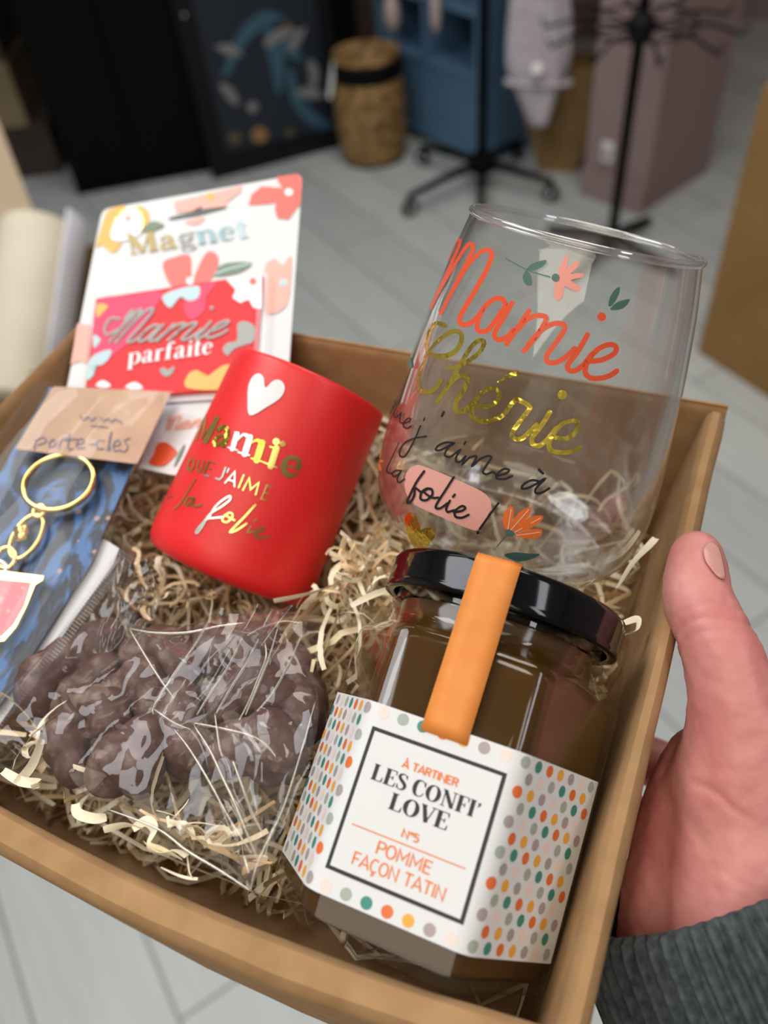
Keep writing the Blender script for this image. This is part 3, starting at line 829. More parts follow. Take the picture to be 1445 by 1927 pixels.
for q in ([(690, 282), (730, 240), (820, 215), (812, 248), (760, 280), (720, 288)], [(682, 290), (666, 340), (690, 385), (728, 385), (724, 330), (700, 292)], [(1245, 530), (1252, 470), (1290, 412), (1320, 400), (1313, 450), (1278, 512)], [(1255, 548), (1300, 502), (1388, 480), (1350, 538), (1290, 555)]):
    area_of(FL, VA, q, 3, 1, 3)
v, f = stroke([VA((550, 205)), VA((700, 285)), VA((850, 330))], 2.2); FL.append((v, f, 3, 1))
area_of(FL, VB, [(28, 280), (55, 330), (68, 400), (45, 408), (22, 380), (16, 320)], 3, 1, 3)
for k_ in range(6):
    a = k_ * 1.05; x, y = 713 + 6 * math.cos(a), 868 + 12 * math.sin(a)
    v, f = stroke([(713, 868), (x, y), (713 + 9 * math.cos(a), 868 + 20 * math.sin(a))], [2, 5, 3]); FL.append((v, f, 2, 1))
FM = [K['print_pink'], K['print_pale'], K['print_or'], K['print_teal'], K['print_white']]
printed_each([('pink_label_print', FL[0:1]), ('orange_flower_print', FL[1:11]), ('leaf_print', FL[11:12]), ('pink_flower_print', FL[12:14]), ('leaf_sprig_print', FL[14:16] + FL[18:19]), ('leaf_print', FL[16:18]), ('leaf_print', FL[19:20]), ('orange_flower_print', FL[20:])], G_ON, FM, gl)

# ------------------------------------------------------------------ red candle cup
cup = thing('candle_cup', 'tilted frosted red glass cup with white heart and gold lettering', 'cup', CM)
co = [(0, .0012), (.024, .0012), (.0262, .0), (.0290, .0012), (.0304, .0045), (.0306, .009), (.0300, .03), (.0291, .055), (.0286, CH - .002), (.0283, CH - .0003), (.0277, CH), (.0270, CH - .001), (.0272, .05), (.028, .012), (.025, .008), (0, .0075)]
cupb = fixn(MB().lathe(co, 112).build('cup_body', K['red_glass'], cup, world=False, sharp=60))
C_ON = on_bvh(bvh_of(cupb)); VD = px_of(300, 680, 4.8167)
H_ = []; area_of(H_, VD, [(822, 492), (803, 330), (812, 220), (850, 140), (903, 112), (948, 150), (963, 240), (1030, 180), (1090, 170), (1130, 210), (1133, 270), (1088, 340), (980, 412)], 0, 1, 6, True, (930, 300))
o_ = printed('white_heart', H_, C_ON, [K['print_white']], cup)
T_ = []  # all gold foil; silver and olive strokes paint its reflections
trace(T_, VD, [([(412, 515), (332, 712)], 14), ([(412, 515), (388, 688)], [40, 34]), ([(388, 688), (520, 525)], 14), ([(525, 520), (425, 728)], 44), ([(440, 725), (395, 728)], 14)], 4.8167, 0, 1, False)
trace(T_, VD, [([(535, 625), (575, 595), (610, 615), (612, 680), (580, 755), (596, 770)], [40, 34, 46, 52, 50, 20]), ([(590, 672), (532, 685), (500, 740), (528, 762), (572, 715)], [16, 32, 34, 26, 14])], 4.8167, 1, 1)
trace(T_, VD, [([(705, 660), (665, 795)], 46), ([(625, 780), (710, 808)], 14), ([(690, 645), (725, 650)], 14), ([(822, 690), (775, 840)], 54), ([(718, 825), (815, 852)], 14)], 4.8167, 2, 1, False)
trace(T_, VD, [([(710, 715), (765, 665), (822, 695)], [16, 26, 46])], 4.8167, 2, 1)
trace(T_, VD, [([(838, 740), (890, 715), (932, 750)], [16, 26, 50])], 4.8167, 1, 1)
trace(T_, VD, [([(932, 740), (882, 895)], 58), ([(835, 880), (940, 912)], 14)], 4.8167, 1, 1, False)
trace(T_, VD, [([(1060, 790), (1010, 950)], 58), ([(945, 915), (1062, 962)], 14), ([(1005, 775), (1060, 790)], 14)], 4.8167, 0, 1, False)
for x, y, r in ((1058, 728, 31), (1115, 748, 27)):
    v, f = disc(*VD((x, y)), r / 4.8); T_.append((v, f, 0, 1))
trace(T_, VD, [([(1140, 945), (1262, 972)], 16)], 4.8167, 0, 1, False)
trace(T_, VD, [([(1258, 968), (1262, 905), (1210, 868), (1150, 890), (1122, 960), (1150, 1022), (1205, 1035), (1255, 1008)], [44, 42, 34, 44, 52, 46, 32, 14])], 4.8167, 0, 1)
QJ = [[(300, 882), (268, 920), (262, 978), (285, 992), (318, 950), (324, 902), (300, 882)], [(272, 972), (288, 1000)], [(365, 892), (347, 960), (352, 998), (376, 1002), (396, 960), (414, 902)], [(450, 910), (402, 1028)], [(450, 910), (502, 922)], [(425, 965), (472, 977)], [(402, 1028), (452, 1042)],
      [(602, 965), (572, 1048), (546, 1074), (514, 1060)], [(632, 975), (618, 1006)], [(598, 1102), (685, 1002), (682, 1134)], [(632, 1074), (680, 1090)], [(765, 1032), (720, 1144)], [(757, 1168), (815, 1058), (827, 1162), (902, 1098), (872, 1208)],
      [(975, 1120), (922, 1248)], [(975, 1120), (1020, 1148)], [(948, 1185), (988, 1202)], [(922, 1242), (966, 1260)]]
trace(T_, VD, [(q, 14) for q in QJ[:6]] + [(q, 14) for q in QJ[11:]], 4.8167, 0, 1, False)
trace(T_, VD, [(q, 15) for q in QJ[6:11]], 4.8167, 2, 1, False)
trace(T_, VD, [([(330, 1070), (262, 1180), (192, 1290), (137, 1340)], 12), ([(82, 1240), (128, 1226)], 9), ([(310, 1240), (262, 1242), (236, 1290), (266, 1302), (318, 1250), (300, 1298), (330, 1318), (380, 1300)], 18),
               ([(640, 1370), (592, 1400), (572, 1440), (610, 1458), (658, 1420), (660, 1382), (632, 1372), (612, 1400), (680, 1440)], 18), ([(868, 1302), (780, 1400), (682, 1500), (642, 1548), (700, 1530), (790, 1470)], 19),
               ([(828, 1490), (800, 1548), (850, 1540)], 16), ([(882, 1430), (852, 1452)], 14), ([(860, 1558), (930, 1540), (940, 1512), (892, 1520), (862, 1570), (900, 1598), (998, 1590)], 17)], 4.8167, 0, 1)
trace(T_, VD, [([(572, 1412), (500, 1420), (432, 1432), (390, 1500), (348, 1556), (336, 1538), (400, 1460), (470, 1378), (560, 1320), (638, 1258), (638, 1222), (570, 1262), (500, 1330), (450, 1428)], 18)], 4.8167, 2, 1)
o_ = printed('gold_lettering', T_, C_ON, [K['gold'], K['gold2'], K['silver']], cup); o_['label'] = 'gold foil lettering with painted silvery and olive reflections on the red cup'
# ------------------------------------------------------------------ magnet on its hanging card
cX = M3 @ Vector((1, -.077, -.218)); cY = M3 @ Vector((.02, -.91, .41))
PC = Plane(P(350, 590, .342), cX.cross(cY))
cardM = frame_on(PC, PC.at(330, 760), PC.at(400, 752))
card = thing('magnet_card', 'white flowered hanging card holding a red rectangular magnet at the back', 'card', cardM)


def rounded(poly, r, n=5):
    out = []; k = len(poly)
    for i in range(k):
        a, b, c = [Vector(poly[(i + j - 1) % k]) for j in range(3)]
        u = (a - b).normalized() * r; w_ = (c - b).normalized() * r
        for j in range(n + 1):
            t = j / n; out.append((b + u) * (1 - t) ** 2 + b * 2 * t * (1 - t) + (b + w_) * t * t)
    return out


ol = rounded([(192, 394), (569, 327), (540, 742), (118, 770)], 16)
VE, VF = px_of(120, 320, 3.1413), px_of(120, 520, 3.284)
slot = [VE(q) for q in ((610, 290), (640, 275), (770, 246), (785, 228), (805, 218), (825, 234), (955, 215), (962, 232), (800, 275), (640, 300))]
slab('backing_card', [PC.at(*q) for q in ol], .0005, K['white_paper'], card, hole=[PC.at(*q) for q in slot], n=PC.n)
CP = []
area_of(CP, VE, [(250, 255), (290, 225), (362, 210), (345, 260), (300, 340), (280, 420), (340, 430), (292, 488), (222, 440), (188, 458), (212, 370)], 1, 1)
area_of(CP, VE, [(430, 218), (480, 225), (505, 270), (500, 320), (470, 362), (440, 300)], 1, 1, 3)
area_of(CP, VE, [(300, 300), (350, 240), (430, 230), (465, 290), (455, 370), (390, 410), (310, 420), (275, 390)], 4, 2, 3)
v, f = stroke([VE(q) for q in ((300, 300), (350, 240), (430, 230), (468, 290), (456, 370))], 1.5); CP.append((v, f, 5, 3))
v, f = disc(*VE((380, 285)), 6, 6); CP.append((v, f, 2, 3))
for y in (340, 372):
    v, f = stroke([VE((310, y + 6)), VE((360, y - 4)), VE((430, y - 14))], 1.6); CP.append((v, f, 2, 3))
area_of(CP, VE, [(458, 362), (490, 320), (540, 303), (592, 325), (545, 350)], 3, 3, 3)
area_of(CP, VE, [(650, 188), (850, 140), (1052, 90), (1048, 125), (962, 190), (968, 212), (832, 228), (805, 214), (780, 226), (765, 242), (668, 252)], 2, 1, 4, False)
area_of(CP, VE, [(718, 302), (800, 280), (832, 282), (800, 314), (750, 320)], 2, 1, 2)
v, f = disc(*VE((865, 155)), 8, 7); CP.append((v, f, 1, 2))
area_of(CP, VE, [(1255, 42), (1385, 22), (1408, 60), (1398, 200), (1372, 228), (1330, 290), (1262, 282), (1246, 222), (1260, 190), (1180, 200), (1092, 205), (1110, 142), (1170, 95), (1290, 105)], 0, 1, 5, False, (1330, 130))
v, f = disc(*VE((1330, 130)), 8, 7); CP.append((v, f, 4, 2))
area_of(CP, VE, [(588, 545), (660, 512), (740, 502), (752, 590), (742, 660), (690, 690), (640, 690), (600, 620)], 0, 1, 4)
area_of(CP, VE, [(762, 670), (800, 560), (850, 482), (905, 500), (912, 560), (890, 615), (850, 660), (800, 690)], 0, 1, 4)
v, f = disc(*VE((745, 655)), 7, 7); CP.append((v, f, 4, 2))
area_of(CP, VE, [(882, 620), (930, 562), (1010, 544), (1112, 550), (1050, 600), (950, 625)], 3, 1, 3)
v, f = stroke([VE((895, 612)), VE((990, 580)), VE((1095, 556))], 3); CP.append((v, f, 6, 2))
area_of(CP, lambda q: q, [(499, 501), (517, 488), (532, 498), (548, 483), (544, 555), (531, 582), (504, 590), (498, 560)], 2, 1, 4)
v, f = disc(*VE((1297, 665)), 8, 7); CP.append((v, f, 6, 2))
area_of(CP, VF, [(85, 290), (165, 300), (142, 540), (100, 520), (42, 545)], 2, 1, 3, False)
CPF = list(CP); CP = []
MAG = [10, 10, 7, 9, 9, 6]
text('Magnet', DID, VE((385, 500)), VE((1105, 392)), (-8, -37), mis=MAG, lay=3, out=CP)
CM_ = [K['coral'], K['yellow'], K['salmon'], K['leaf'], K['print_white'], K['gold2'], K['bluegrey'], K['grey'], K['silver'], K['tealgrey'], K['dull_gold']]
printed('foil_lettering', CP, PC.mapper(.0003), CM_, card)['label'] = 'gold to teal foil word on the card'
printed_each([('yellow_flower_print', CPF[0:8]), ('pink_flower_print', CPF[8:11]), ('red_flower_print', CPF[11:13]), ('red_flower_print', CPF[13:16]), ('leaf_print', CPF[16:18]), ('pink_flower_print', CPF[18:20]), ('pink_flower_print', CPF[20:])], PC.mapper(.0003), CM_, card)
mq = [(181, 562), (494, 515), (477, 728), (158, 752)]
mag_o = slab('magnet', [PC.at(q[0], q[1], .0022) for q in rounded(mq, 3, 2)], .0018, K['magred'], card, n=PC.n); mag_o['label'] = 'red magnet with grey script and white word'
MP = []
area_of(MP, VF, [(212, 150), (400, 122), (610, 95), (560, 200), (480, 330), (330, 470), (190, 560), (180, 400)], 3, 0, 5)  # pink-lilac reflections on the magnet, painted as two flat patches
area_of(MP, VF, [(830, 60), (940, 40), (880, 130), (870, 210), (790, 270), (740, 200), (760, 130)], 3, 0, 4)
area_of(MP, VF, [(612, 120), (690, 82), (830, 58), (832, 130), (772, 152), (722, 125), (662, 193), (622, 165)], 1, 1, 4)
area_of(MP, VF, [(182, 362), (225, 385), (217, 412), (186, 440)], 1, 1, 2); area_of(MP, VF, [(165, 505), (285, 452), (282, 500), (240, 545), (168, 562), (190, 600), (142, 640)], 1, 1, 3)
area_of(MP, VF, [(1072, 300), (1112, 276), (1180, 310), (1172, 400), (1122, 422), (1052, 450), (1012, 490), (982, 452), (1010, 412), (1070, 392)], 2, 1, 4, True, (1085, 400))
area_of(MP, VF, [(762, 690), (770, 605), (828, 580), (880, 620), (980, 552), (1050, 560), (1000, 690)], 4, 1, 4)
area_of(MP, VF, [(592, 580), (620, 562), (640, 578), (684, 556), (670, 600), (626, 620)], 2, 1, 2)
area_of(MP, VF, [(1000, 14), (1222, -12), (1220, 200), (1172, 195), (1142, 142), (1090, 165), (1042, 132), (1062, 82)], 5, 1, 4, False, (1150, 60))
v, f = disc(*VF((1168, 30)), 7); MP.append((v, f, 6, 2))
area_of(MP, VF, [(198, 672), (240, 642), (290, 672), (250, 690)], 5, 1, 2); area_of(MP, VF, [(380, 682), (440, 652), (490, 690), (430, 700)], 5, 1, 2); area_of(MP, VF, [(206, 172), (272, 180), (242, 222), (206, 252)], 4, 1, 2)


def affine(src, dst):
    (x1, y1), (x2, y2), (x3, y3) = src
    A_ = Matrix(((x1, y1, 1), (x2, y2, 1), (x3, y3, 1))).inverted()
    a = A_ @ Vector([d[0] for d in dst]); b = A_ @ Vector([d[1] for d in dst])
    return lambda q: (a[0] * q[0] + a[1] * q[1] + a[2], b[0] * q[0] + b[1] * q[1] + b[2])


AF = affine(((45, 540), (1305, 970), (450, 160)), (VF((285, 405)), VF((1015, 330)), VF((550, 200))))
for pts, wd in MAMIE:
    v, f = stroke([AF(q) for q in pts], 4.6, n=4); MP.append((v, f, 2, 3))
v, f = stroke([VF(q) for q in ((345, 262), (290, 260), (252, 320), (270, 360), (330, 330))], 4.6); MP.append((v, f, 2, 3))
v, f = disc(*VF((915, 195)), 3.5); MP.append((v, f, 2, 3))
text('parfaite', DID, VF((392, 546)), VF((922, 476)), (4, -33), mi=5, lay=3, out=MP)
printed('magnet_print_sheen', MP, PC.mapper(.0024), [K['magred'], K['bluegrey'], K['grey'], K['magsheen'], K['yellow'], K['print_white'], K['coral']], mag_o)['label'] = 'grey script and white word over painted pink reflections'
# clear blister strip at the magnet's right side
bl = MB(); q0, q1, q2, q3 = [(498, 512), (512, 510), (500, 740), (486, 742)]
bp_ = [(484, 0), (487, .004), (505, .004), (514, .0004)]
v_ = [PC.at(x + (0 if k_ == 0 else -14), (514, 745)[k_], h + .0004) for k_ in (0, 1) for x, h in bp_]
bl.add(v_, [(0, 1, 5, 4), (1, 2, 6, 5), (2, 3, 7, 6)]); bl.build('plastic_blister', K['blister'], card, smooth=False)

# ------------------------------------------------------------------ second card half hidden behind the red cup
PT = Plane.three(P(340, 740, .3285), P(420, 735, .3245), P(290, 885, .305))
tg = thing('gift_card', 'white card with red flower, half hidden behind the red cup', 'card', frame_on(PT, PT.at(340, 880), PT.at(420, 876)))
slab('card_sheet', [PT.at(*q) for q in [(300, 738), (500, 728), (440, 905), (322, 893), (280, 884), (262, 880)]], .0005, K['white_paper'], tg, n=PT.n)
TP = []; VG = px_of(260, 720, 8.756)
area_of(TP, VG, [(320, 1010), (440, 978), (560, 1050), (640, 1145), (560, 1250), (410, 1372), (180, 1330), (250, 1180)], 0, 1, 4)
v, f = stroke([VG(q) for q in ((760, 1030), (690, 1180), (600, 1370))], [3, 7, 3]); TP.append((v, f, 1, 1))
AG = affine(((45, 540), (600, 790), (450, 160)), (VG((470, 770)), VG((900, 720)), VG((690, 540))))
for pts, wd in MAMIE[:7]:
    v, f = stroke([AG(q) for q in pts], 4.0, n=4); TP.append((v, f, 2, 1))
printed_each([('red_flower_print', TP[0:1]), ('leaf_print', TP[1:2]), ('script_lettering', TP[2:])], PT.mapper(.0003), [K['print_red'], K['leaf'], K['salmon']], tg)

# ------------------------------------------------------------------ key ring packet
PK = Plane.three(P(90, 728, .326), P(315, 740, .3205), P(0, 1330, .2575))
pack = thing('keyring_packet', 'clear packet with blue swirl card and kraft header at the left', 'packet', frame_on(PK, PK.at(60, 1000), PK.at(200, 1004)))
K['swirl'] = noisy(mat('blue_swirl', rough=.45), (.008, .010, .018), (.04, .14, .36), 70, 4, .46, .56, stretch=(1, .5, 1), distort=3.0)
N_, L_, b_ = nodes(K['swirl'])
vo = N_.new('ShaderNodeTexVoronoi'); vo.inputs['Scale'].default_value = 130; tc_ = N_.new('ShaderNodeTexCoord'); L_.new(tc_.outputs['Object'], vo.inputs['Vector'])
lt_ = N_.new('ShaderNodeMath'); lt_.operation = 'LESS_THAN'; lt_.inputs[1].default_value = .13; L_.new(vo.outputs['Distance'], lt_.inputs[0])
mxc = N_.new('ShaderNodeMixRGB'); mxc.inputs[2].default_value = (.45, .25, .2, 1); L_.new(lt_.outputs[0], mxc.inputs[0])
L_.new(b_.inputs['Base Color'].links[0].from_socket, mxc.inputs[1]); L_.new(mxc.outputs[0], b_.inputs['Base Color'])
slab('backing_card', [PK.at(*q) for q in ((92, 729), (318, 740), (262, 848), (172, 1058), (0, 1328), (-110, 1420), (-260, 1300), (-110, 1080))], .0006, K['swirl'], pack, n=PK.n)['label'] = 'blue and black swirl backing card'
K['header'] = noisy(mat('header_kraft', rough=.5), (.50, .29, .17), (.60, .37, .22), 60, 4)
hdr_o = slab('header_card', [PK.at(q[0], q[1], .0052) for q in rounded([(100, 727), (322, 738), (258, 873), (28, 845)], 6, 3)], .0004, K['header'], pack, n=PK.n); hdr_o['label'] = 'kraft header card'
HP = []; VH = px_of(0, 700, 2.3306)
HW = [[(155, 300), (150, 340)], [(155, 300), (190, 285), (200, 305), (165, 320)], [(215, 310), (235, 295), (245, 315), (220, 330), (215, 312)], [(258, 335), (268, 300), (300, 290)], [(305, 270), (298, 335), (318, 335)], [(285, 300), (335, 292)],
      [(335, 318), (365, 310), (362, 292), (340, 300), (338, 332), (372, 330)], [(392, 318), (415, 316)], [(455, 300), (430, 300), (425, 335), (455, 335)], [(470, 345), (490, 262), (478, 300), (482, 345)], [(495, 325), (525, 318), (520, 298), (500, 310), (500, 345), (530, 340)], [(570, 290), (545, 300), (560, 325), (548, 348), (530, 345)],
      [(350, 190), (365, 210), (385, 195), (400, 212), (420, 198)], [(440, 200), (455, 215), (470, 202), (490, 218), (505, 206), (540, 225)], [(400, 235), (470, 242)]]
for q in HW:
    v, f = stroke([VH(a) for a in q], 2.2, n=3); HP.append((v, f, 0, 1))
printed('handwriting', HP, PK.mapper(.0054), [K['d_pur'] if False else mat('pen_ink', (.13, .12, .20), .5)], hdr_o)
# the clear sleeve, rippled
fv = []; ff = []; na, nb = 26, 60
cq = [Vector((72, 716)), Vector((347, 738)), Vector((-10, 1395)), Vector((-330, 1250))]
for i in range(na + 1):
    for j in range(nb + 1):
        s, t = i / na, j / nb
        p = (cq[0] * (1 - s) + cq[1] * s) * (1 - t) + (cq[3] * (1 - s) + cq[2] * s) * t
        hgt = .0060 + .0040 * max(0, math.sin(math.pi * s)) ** .6 * min(1, t * 6) + .0016 * noise.noise(Vector((s * 5 + t * 3, t * 3 - s * 4, 1.3))) * min(1, 6 * s, 6 * (1 - s))
        if j == 0 or i in (0, na): hgt = .0058 if j == 0 else .0006
        fv.append(PK.at(p.x, p.y, hgt))
for i in range(na):
    for j in range(nb):
        a = i * (nb + 1) + j; ff.append((a, a + 1, a + nb + 2, a + nb + 1))
obj('clear_sleeve', fv, ff, K['film2'], pack)
# key ring lying in it
kr = thing('keyring', 'gold key ring with chain and pink charm inside the clear packet', 'keyring', frame_on(PK, PK.at(112, 912), PK.at(180, 914)))


def loop(cx0, cy0, rx, ry, rot, h=.0024, n=40, tilt=0.0):
    c, s = math.cos(rot), math.sin(rot)
    return [PK.at(cx0 + rx * math.cos(a) * c - ry * math.sin(a) * s, cy0 + rx * math.cos(a) * s + ry * math.sin(a) * c, h + tilt * math.sin(a)) for a in [2 * math.pi * i / n for i in range(n)]]


rg = MB()
rg.tube(loop(110, 910, 68, 49, -.35), .00105, 10, closed=True); rg.tube(loop(110, 908, 68, 49, -.35, .0042), .00095, 10, closed=True)
rg.build('split_ring', K['gold'], kr)
lk = MB(); lk.tube(loop(50, 1010, 47, 23, -1.0), .00085, 8, closed=True); lk.build('chain_link', K['gold'], kr)
lk = MB(); lk.tube(loop(74, 962, 12, 9, -.8, .003), .0009, 8, closed=True); lk.build('chain_link', K['gold'], kr)
lk = MB(); lk.tube(loop(12, 1050, 17, 20, .3, .0026), .0009, 8, closed=True); lk.build('chain_link', K['gold'], kr)
lk = MB(); lk.tube(loop(-2, 1070, 15, 13, .3, .0026), .0011, 8, closed=True); lk.build('chain_link', mat('steel_link', (.6, .58, .55), .3, 1.0), kr)
sw = MB()
sw.tube([PK.at(30, 1003, .0026), PK.at(54, 996, .0026)], .0022, 12); sw.tube([PK.at(32, 1014, .0026), PK.at(50, 1008, .0026)], .0018, 12)
sw.build('swivel', K['gold'], kr)
chp = [(-95, 1062), (82, 1084), (80, 1092), (66, 1100), (50, 1140), (30, 1180), (8, 1206), (-60, 1215), (-110, 1150)]
chm_o = slab('charm', [PK.at(q[0], q[1], .0036) for q in chp], .0016, K['gold'], kr, n=PK.n); chm_o['label'] = 'gold-edged charm'
CE = []
area_of(CE, lambda q: q, [(-90, 1082), (58, 1096), (44, 1140), (24, 1174), (2, 1196), (-58, 1204), (-100, 1150)], 0, 1, 3, False)
for x, y, r in ((43, 1106, 3), (10, 1110, 3), (0, 1128, 7), (16, 1150, 4), (-5, 1165, 5), (34, 1122, 2)):
    v, f = disc(x, y, r); CE.append((v, f, 1, 2))
printed('pink_enamel', CE, PK.mapper(.0037), [mat('enamel_pink', (.80, .24, .27), .45), K['print_pale']], chm_o)
# plain white card sticking out beside the packet
PW = Plane(PK.at(150, 1100, -.0022), PK.n)
wc_ = slab('paper_sheet', [PW.at(*q) for q in ((150, 1000), (183, 1006), (224, 1032), (214, 1060), (0, 1362), (-60, 1400), (-90, 1360))], .0006, K['white_paper'], None, n=PW.n, M=frame_on(PW, PW.at(60, 1250), PW.at(120, 1250)))
tag(wc_, 'plain white sheet between the blue packet and the chocolate bag', 'paper')

# ------------------------------------------------------------------ chocolates


def blobs_mesh(name, balls, voxel, mats, smooth_it=6, M=None, parent=None, disp=None):
    bm = bmesh.new()
    for c, r in balls:
        bmesh.ops.create_icosphere(bm, subdivisions=2, radius=r, matrix=Matrix.Translation(c))
    me = bpy.data.meshes.new('tmp'); bm.to_mesh(me); bm.free()
    o = bpy.data.objects.new('tmp', me); COL.objects.link(o)
    r = o.modifiers.new('r', 'REMESH'); r.mode = 'VOXEL'; r.voxel_size = voxel
    if smooth_it:
        s = o.modifiers.new('s', 'SMOOTH'); s.factor = .5; s.iterations = smooth_it
    dg = bpy.context.evaluated_depsgraph_get(); dg.update()
    ev = o.evaluated_get(dg); m2 = bpy.data.meshes.new_from_object(ev)
    bpy.data.objects.remove(o)
    V = [v.co.copy() for v in m2.vertices]
    if disp:
        for i, v in enumerate(m2.vertices): V[i] += v.normal * disp(v.co)
    FF = [list(p.vertices) for p in m2.polygons]
    bpy.data.meshes.remove(m2)
    return obj(name, V, FF, mats, parent, M=M)


CH_ = [  # pixel path, tray height of its centre, radius, where it lies in the bag
    ([(75, 1305), (110, 1260), (165, 1235), (200, 1200)], -.020, .0095, 'long chocolate cluster at the left end of the clear bag'),
    ([(130, 1330), (165, 1300), (205, 1270)], -.022, .0085, 'chocolate cluster just below the long left one in the bag'),
    ([(140, 1445), (128, 1390), (160, 1335), (205, 1330), (215, 1370)], -.014, .0085, 'curled chocolate cluster in front at the bag\'s left'),
    ([(205, 1445), (240, 1420), (275, 1395), (262, 1460)], -.010, .0085, 'small pinkish chocolate cluster at the bag\'s front edge'),
    ([(225, 1325), (245, 1280), (285, 1300), (290, 1340)], -.016, .009, 'chocolate cluster in the middle left of the clear bag'),
    ([(265, 1230), (300, 1210), (330, 1250)], -.016, .0095, 'whitish speckled chocolate cluster under the bag\'s upper fold'),
    ([(340, 1330), (330, 1385), (365, 1420)], -.014, .0095, 'chocolate cluster under the folded corner of the clear bag'),
    ([(390, 1220), (440, 1235), (480, 1215)], -.022, .0105, 'dark chocolate cluster behind the top crease of the bag'),
    ([(430, 1330), (470, 1300), (520, 1320)], -.016, .0105, 'chocolate cluster in the middle right of the clear bag'),
    ([(540, 1250), (560, 1300), (565, 1360)], -.020, .0100, 'chocolate cluster at the right side of the bag by the jar'),
    ([(430, 1420), (470, 1400), (520, 1420), (505, 1385)], -.012, .0095, 'chocolate cluster at the right of the bag\'s front'),
]
for ci, (pth, z, r, lab_) in enumerate(CH_):
    rng = random.Random(40 + ci)
    pts = [Pb(a.x, a.y, 2, z) for a in catmull([(q[0], q[1], 0) for q in pth], 3)]
    up = BX.to_3x3() @ Vector((0, 0, 1))
    balls = [(p + up * rng.uniform(-.002, .003), r * rng.uniform(.68, .95)) for p in pts]
    c = sum(pts, Vector((0, 0, 0))) / len(pts)
    o_ = blobs_mesh('chocolate_cluster', balls, .0009, K['choc'], 5, Mloc(c - up * r), None,
                    lambda q, s=ci: .0012 * noise.noise(q * 120 + Vector((s, 0, 0))) + .0003 * noise.noise(q * 420) + .00012 * noise.noise(q * 1100))
    tag(o_, lab_, 'chocolate', 'chocolate clusters in the clear bag')

# ------------------------------------------------------------------ the clear bag round them
bag = thing('cellophane_bag', 'crinkled clear cellophane bag of chocolate clusters at the front left', 'bag', BX @ Matrix.Translation((-.13, -.15, -.03)))


def coons(top, bot, lef, rig, nu_, nv_, fn):
    """boundary polylines of (px, py, tray z); returns grid of world points, fn(u, v) lifts along the tray's up"""
    def samp(pl, t):
        c = pl; k = (len(c) - 1) * t; i = min(int(k), len(c) - 2); return Vector(c[i]).lerp(Vector(c[i + 1]), k - i)
    T, Bm, L, R_ = [catmull(q, 8) for q in (top, bot, lef, rig)]
    up = BX.to_3x3() @ Vector((0, 0, 1)); v = []; f = []
    for i in range(nu_ + 1):
        for j in range(nv_ + 1):
            u, w_ = i / nu_, j / nv_
            q = samp(T, u) * (1 - w_) + samp(Bm, u) * w_ + samp(L, w_) * (1 - u) + samp(R_, w_) * u \
                - (Vector(T[0]) * (1 - u) * (1 - w_) + Vector(T[-1]) * u * (1 - w_) + Vector(Bm[0]) * (1 - u) * w_ + Vector(Bm[-1]) * u * w_)
            v.append(Pb(q.x, q.y, 2, q.z) + up * fn(u, w_))
    for i in range(nu_):
        for j in range(nv_):
            a = i * (nv_ + 1) + j; f.append((a, a + 1, a + nv_ + 2, a + nv_ + 1))
    return v, f


def ridge(x, s): return max(0.0, 1 - abs(x) / s)


def film_h(u, w_):
    e = min(1, 7 * u, 7 * (1 - u), 7 * w_, 7 * (1 - w_))
    h = .004 * math.sin(math.pi * u) ** .5 * math.sin(math.pi * w_) ** .5
    n1 = noise.noise(Vector((u * 4 + w_ * 1.5, w_ * 2 - u * 1.5, .4))); n2 = noise.noise(Vector((u * 16 - w_ * 5, w_ * 9 + u * 4, 2.4)))
    h += .0032 * (1 - 2 * abs(n1)) * e + .0010 * (1 - 2 * abs(n2)) * e
    h += .004 * ridge(w_ - (.08 + .9 * (u - .35)), .05) * (u > .33) * (u < .62) * e
    return h


v, f = coons([(232, 1040, -.012), (275, 1180, -.004), (430, 1160, -.002), (590, 1150, -.002)], [(-70, 1425, -.002), (120, 1500, .0012), (300, 1590, .0014), (470, 1672, .0035)],
             [(232, 1040, -.012), (100, 1210, -.008), (-30, 1350, -.004), (-70, 1425, -.002)], [(590, 1150, -.002), (600, 1280, .0), (585, 1420, .001), (470, 1672, .0035)], 60, 60, film_h)
obj('bag_front', v, f, K['film'], bag)['label'] = 'crumpled front sheet'
v, f = coons([(395, 1158, .005), (460, 1150, .008), (520, 1148, .008), (572, 1152, .006)], [(285, 1345, .007), (330, 1372, .009), (370, 1385, .010), (400, 1362, .009)],
             [(395, 1158, .005), (345, 1250, .008), (285, 1345, .007)], [(572, 1152, .006), (520, 1235, .010), (440, 1330, .010), (400, 1362, .009)], 40, 40,
             lambda u, w_: .0032 * abs(math.sin(u * 9.5 + w_ * 1.5 + noise.noise(Vector((u * 3, w_ * 3, 5))))) ** 1.5 + .002 * noise.noise(Vector((u * 5, w_ * 3, 8))))
obj('folded_flap', v, f, K['film'], bag)['label'] = 'pleated fold across the bag'
v, f = coons([(330, 1375, .008), (380, 1385, .009), (440, 1375, .009), (585, 1340, .004)], [(462, 1668, .006), (466, 1672, .006), (470, 1675, .006), (474, 1668, .006)],
             [(330, 1375, .008), (385, 1500, .007), (440, 1610, .007), (462, 1668, .006)], [(585, 1340, .004), (590, 1420, .004), (545, 1540, .005), (474, 1668, .006)], 36, 44,
             lambda u, w_: .0036 * abs(math.sin(u * 7 + .6 * noise.noise(Vector((u * 4, w_ * 4, 1))))) ** 1.6 * (1 - w_) ** .4 + .0015 * noise.noise(Vector((u * 6, w_ * 4, 3))))
obj('folded_flap', v, f, K['film'], bag)['label'] = 'pointed loose corner of the bag'
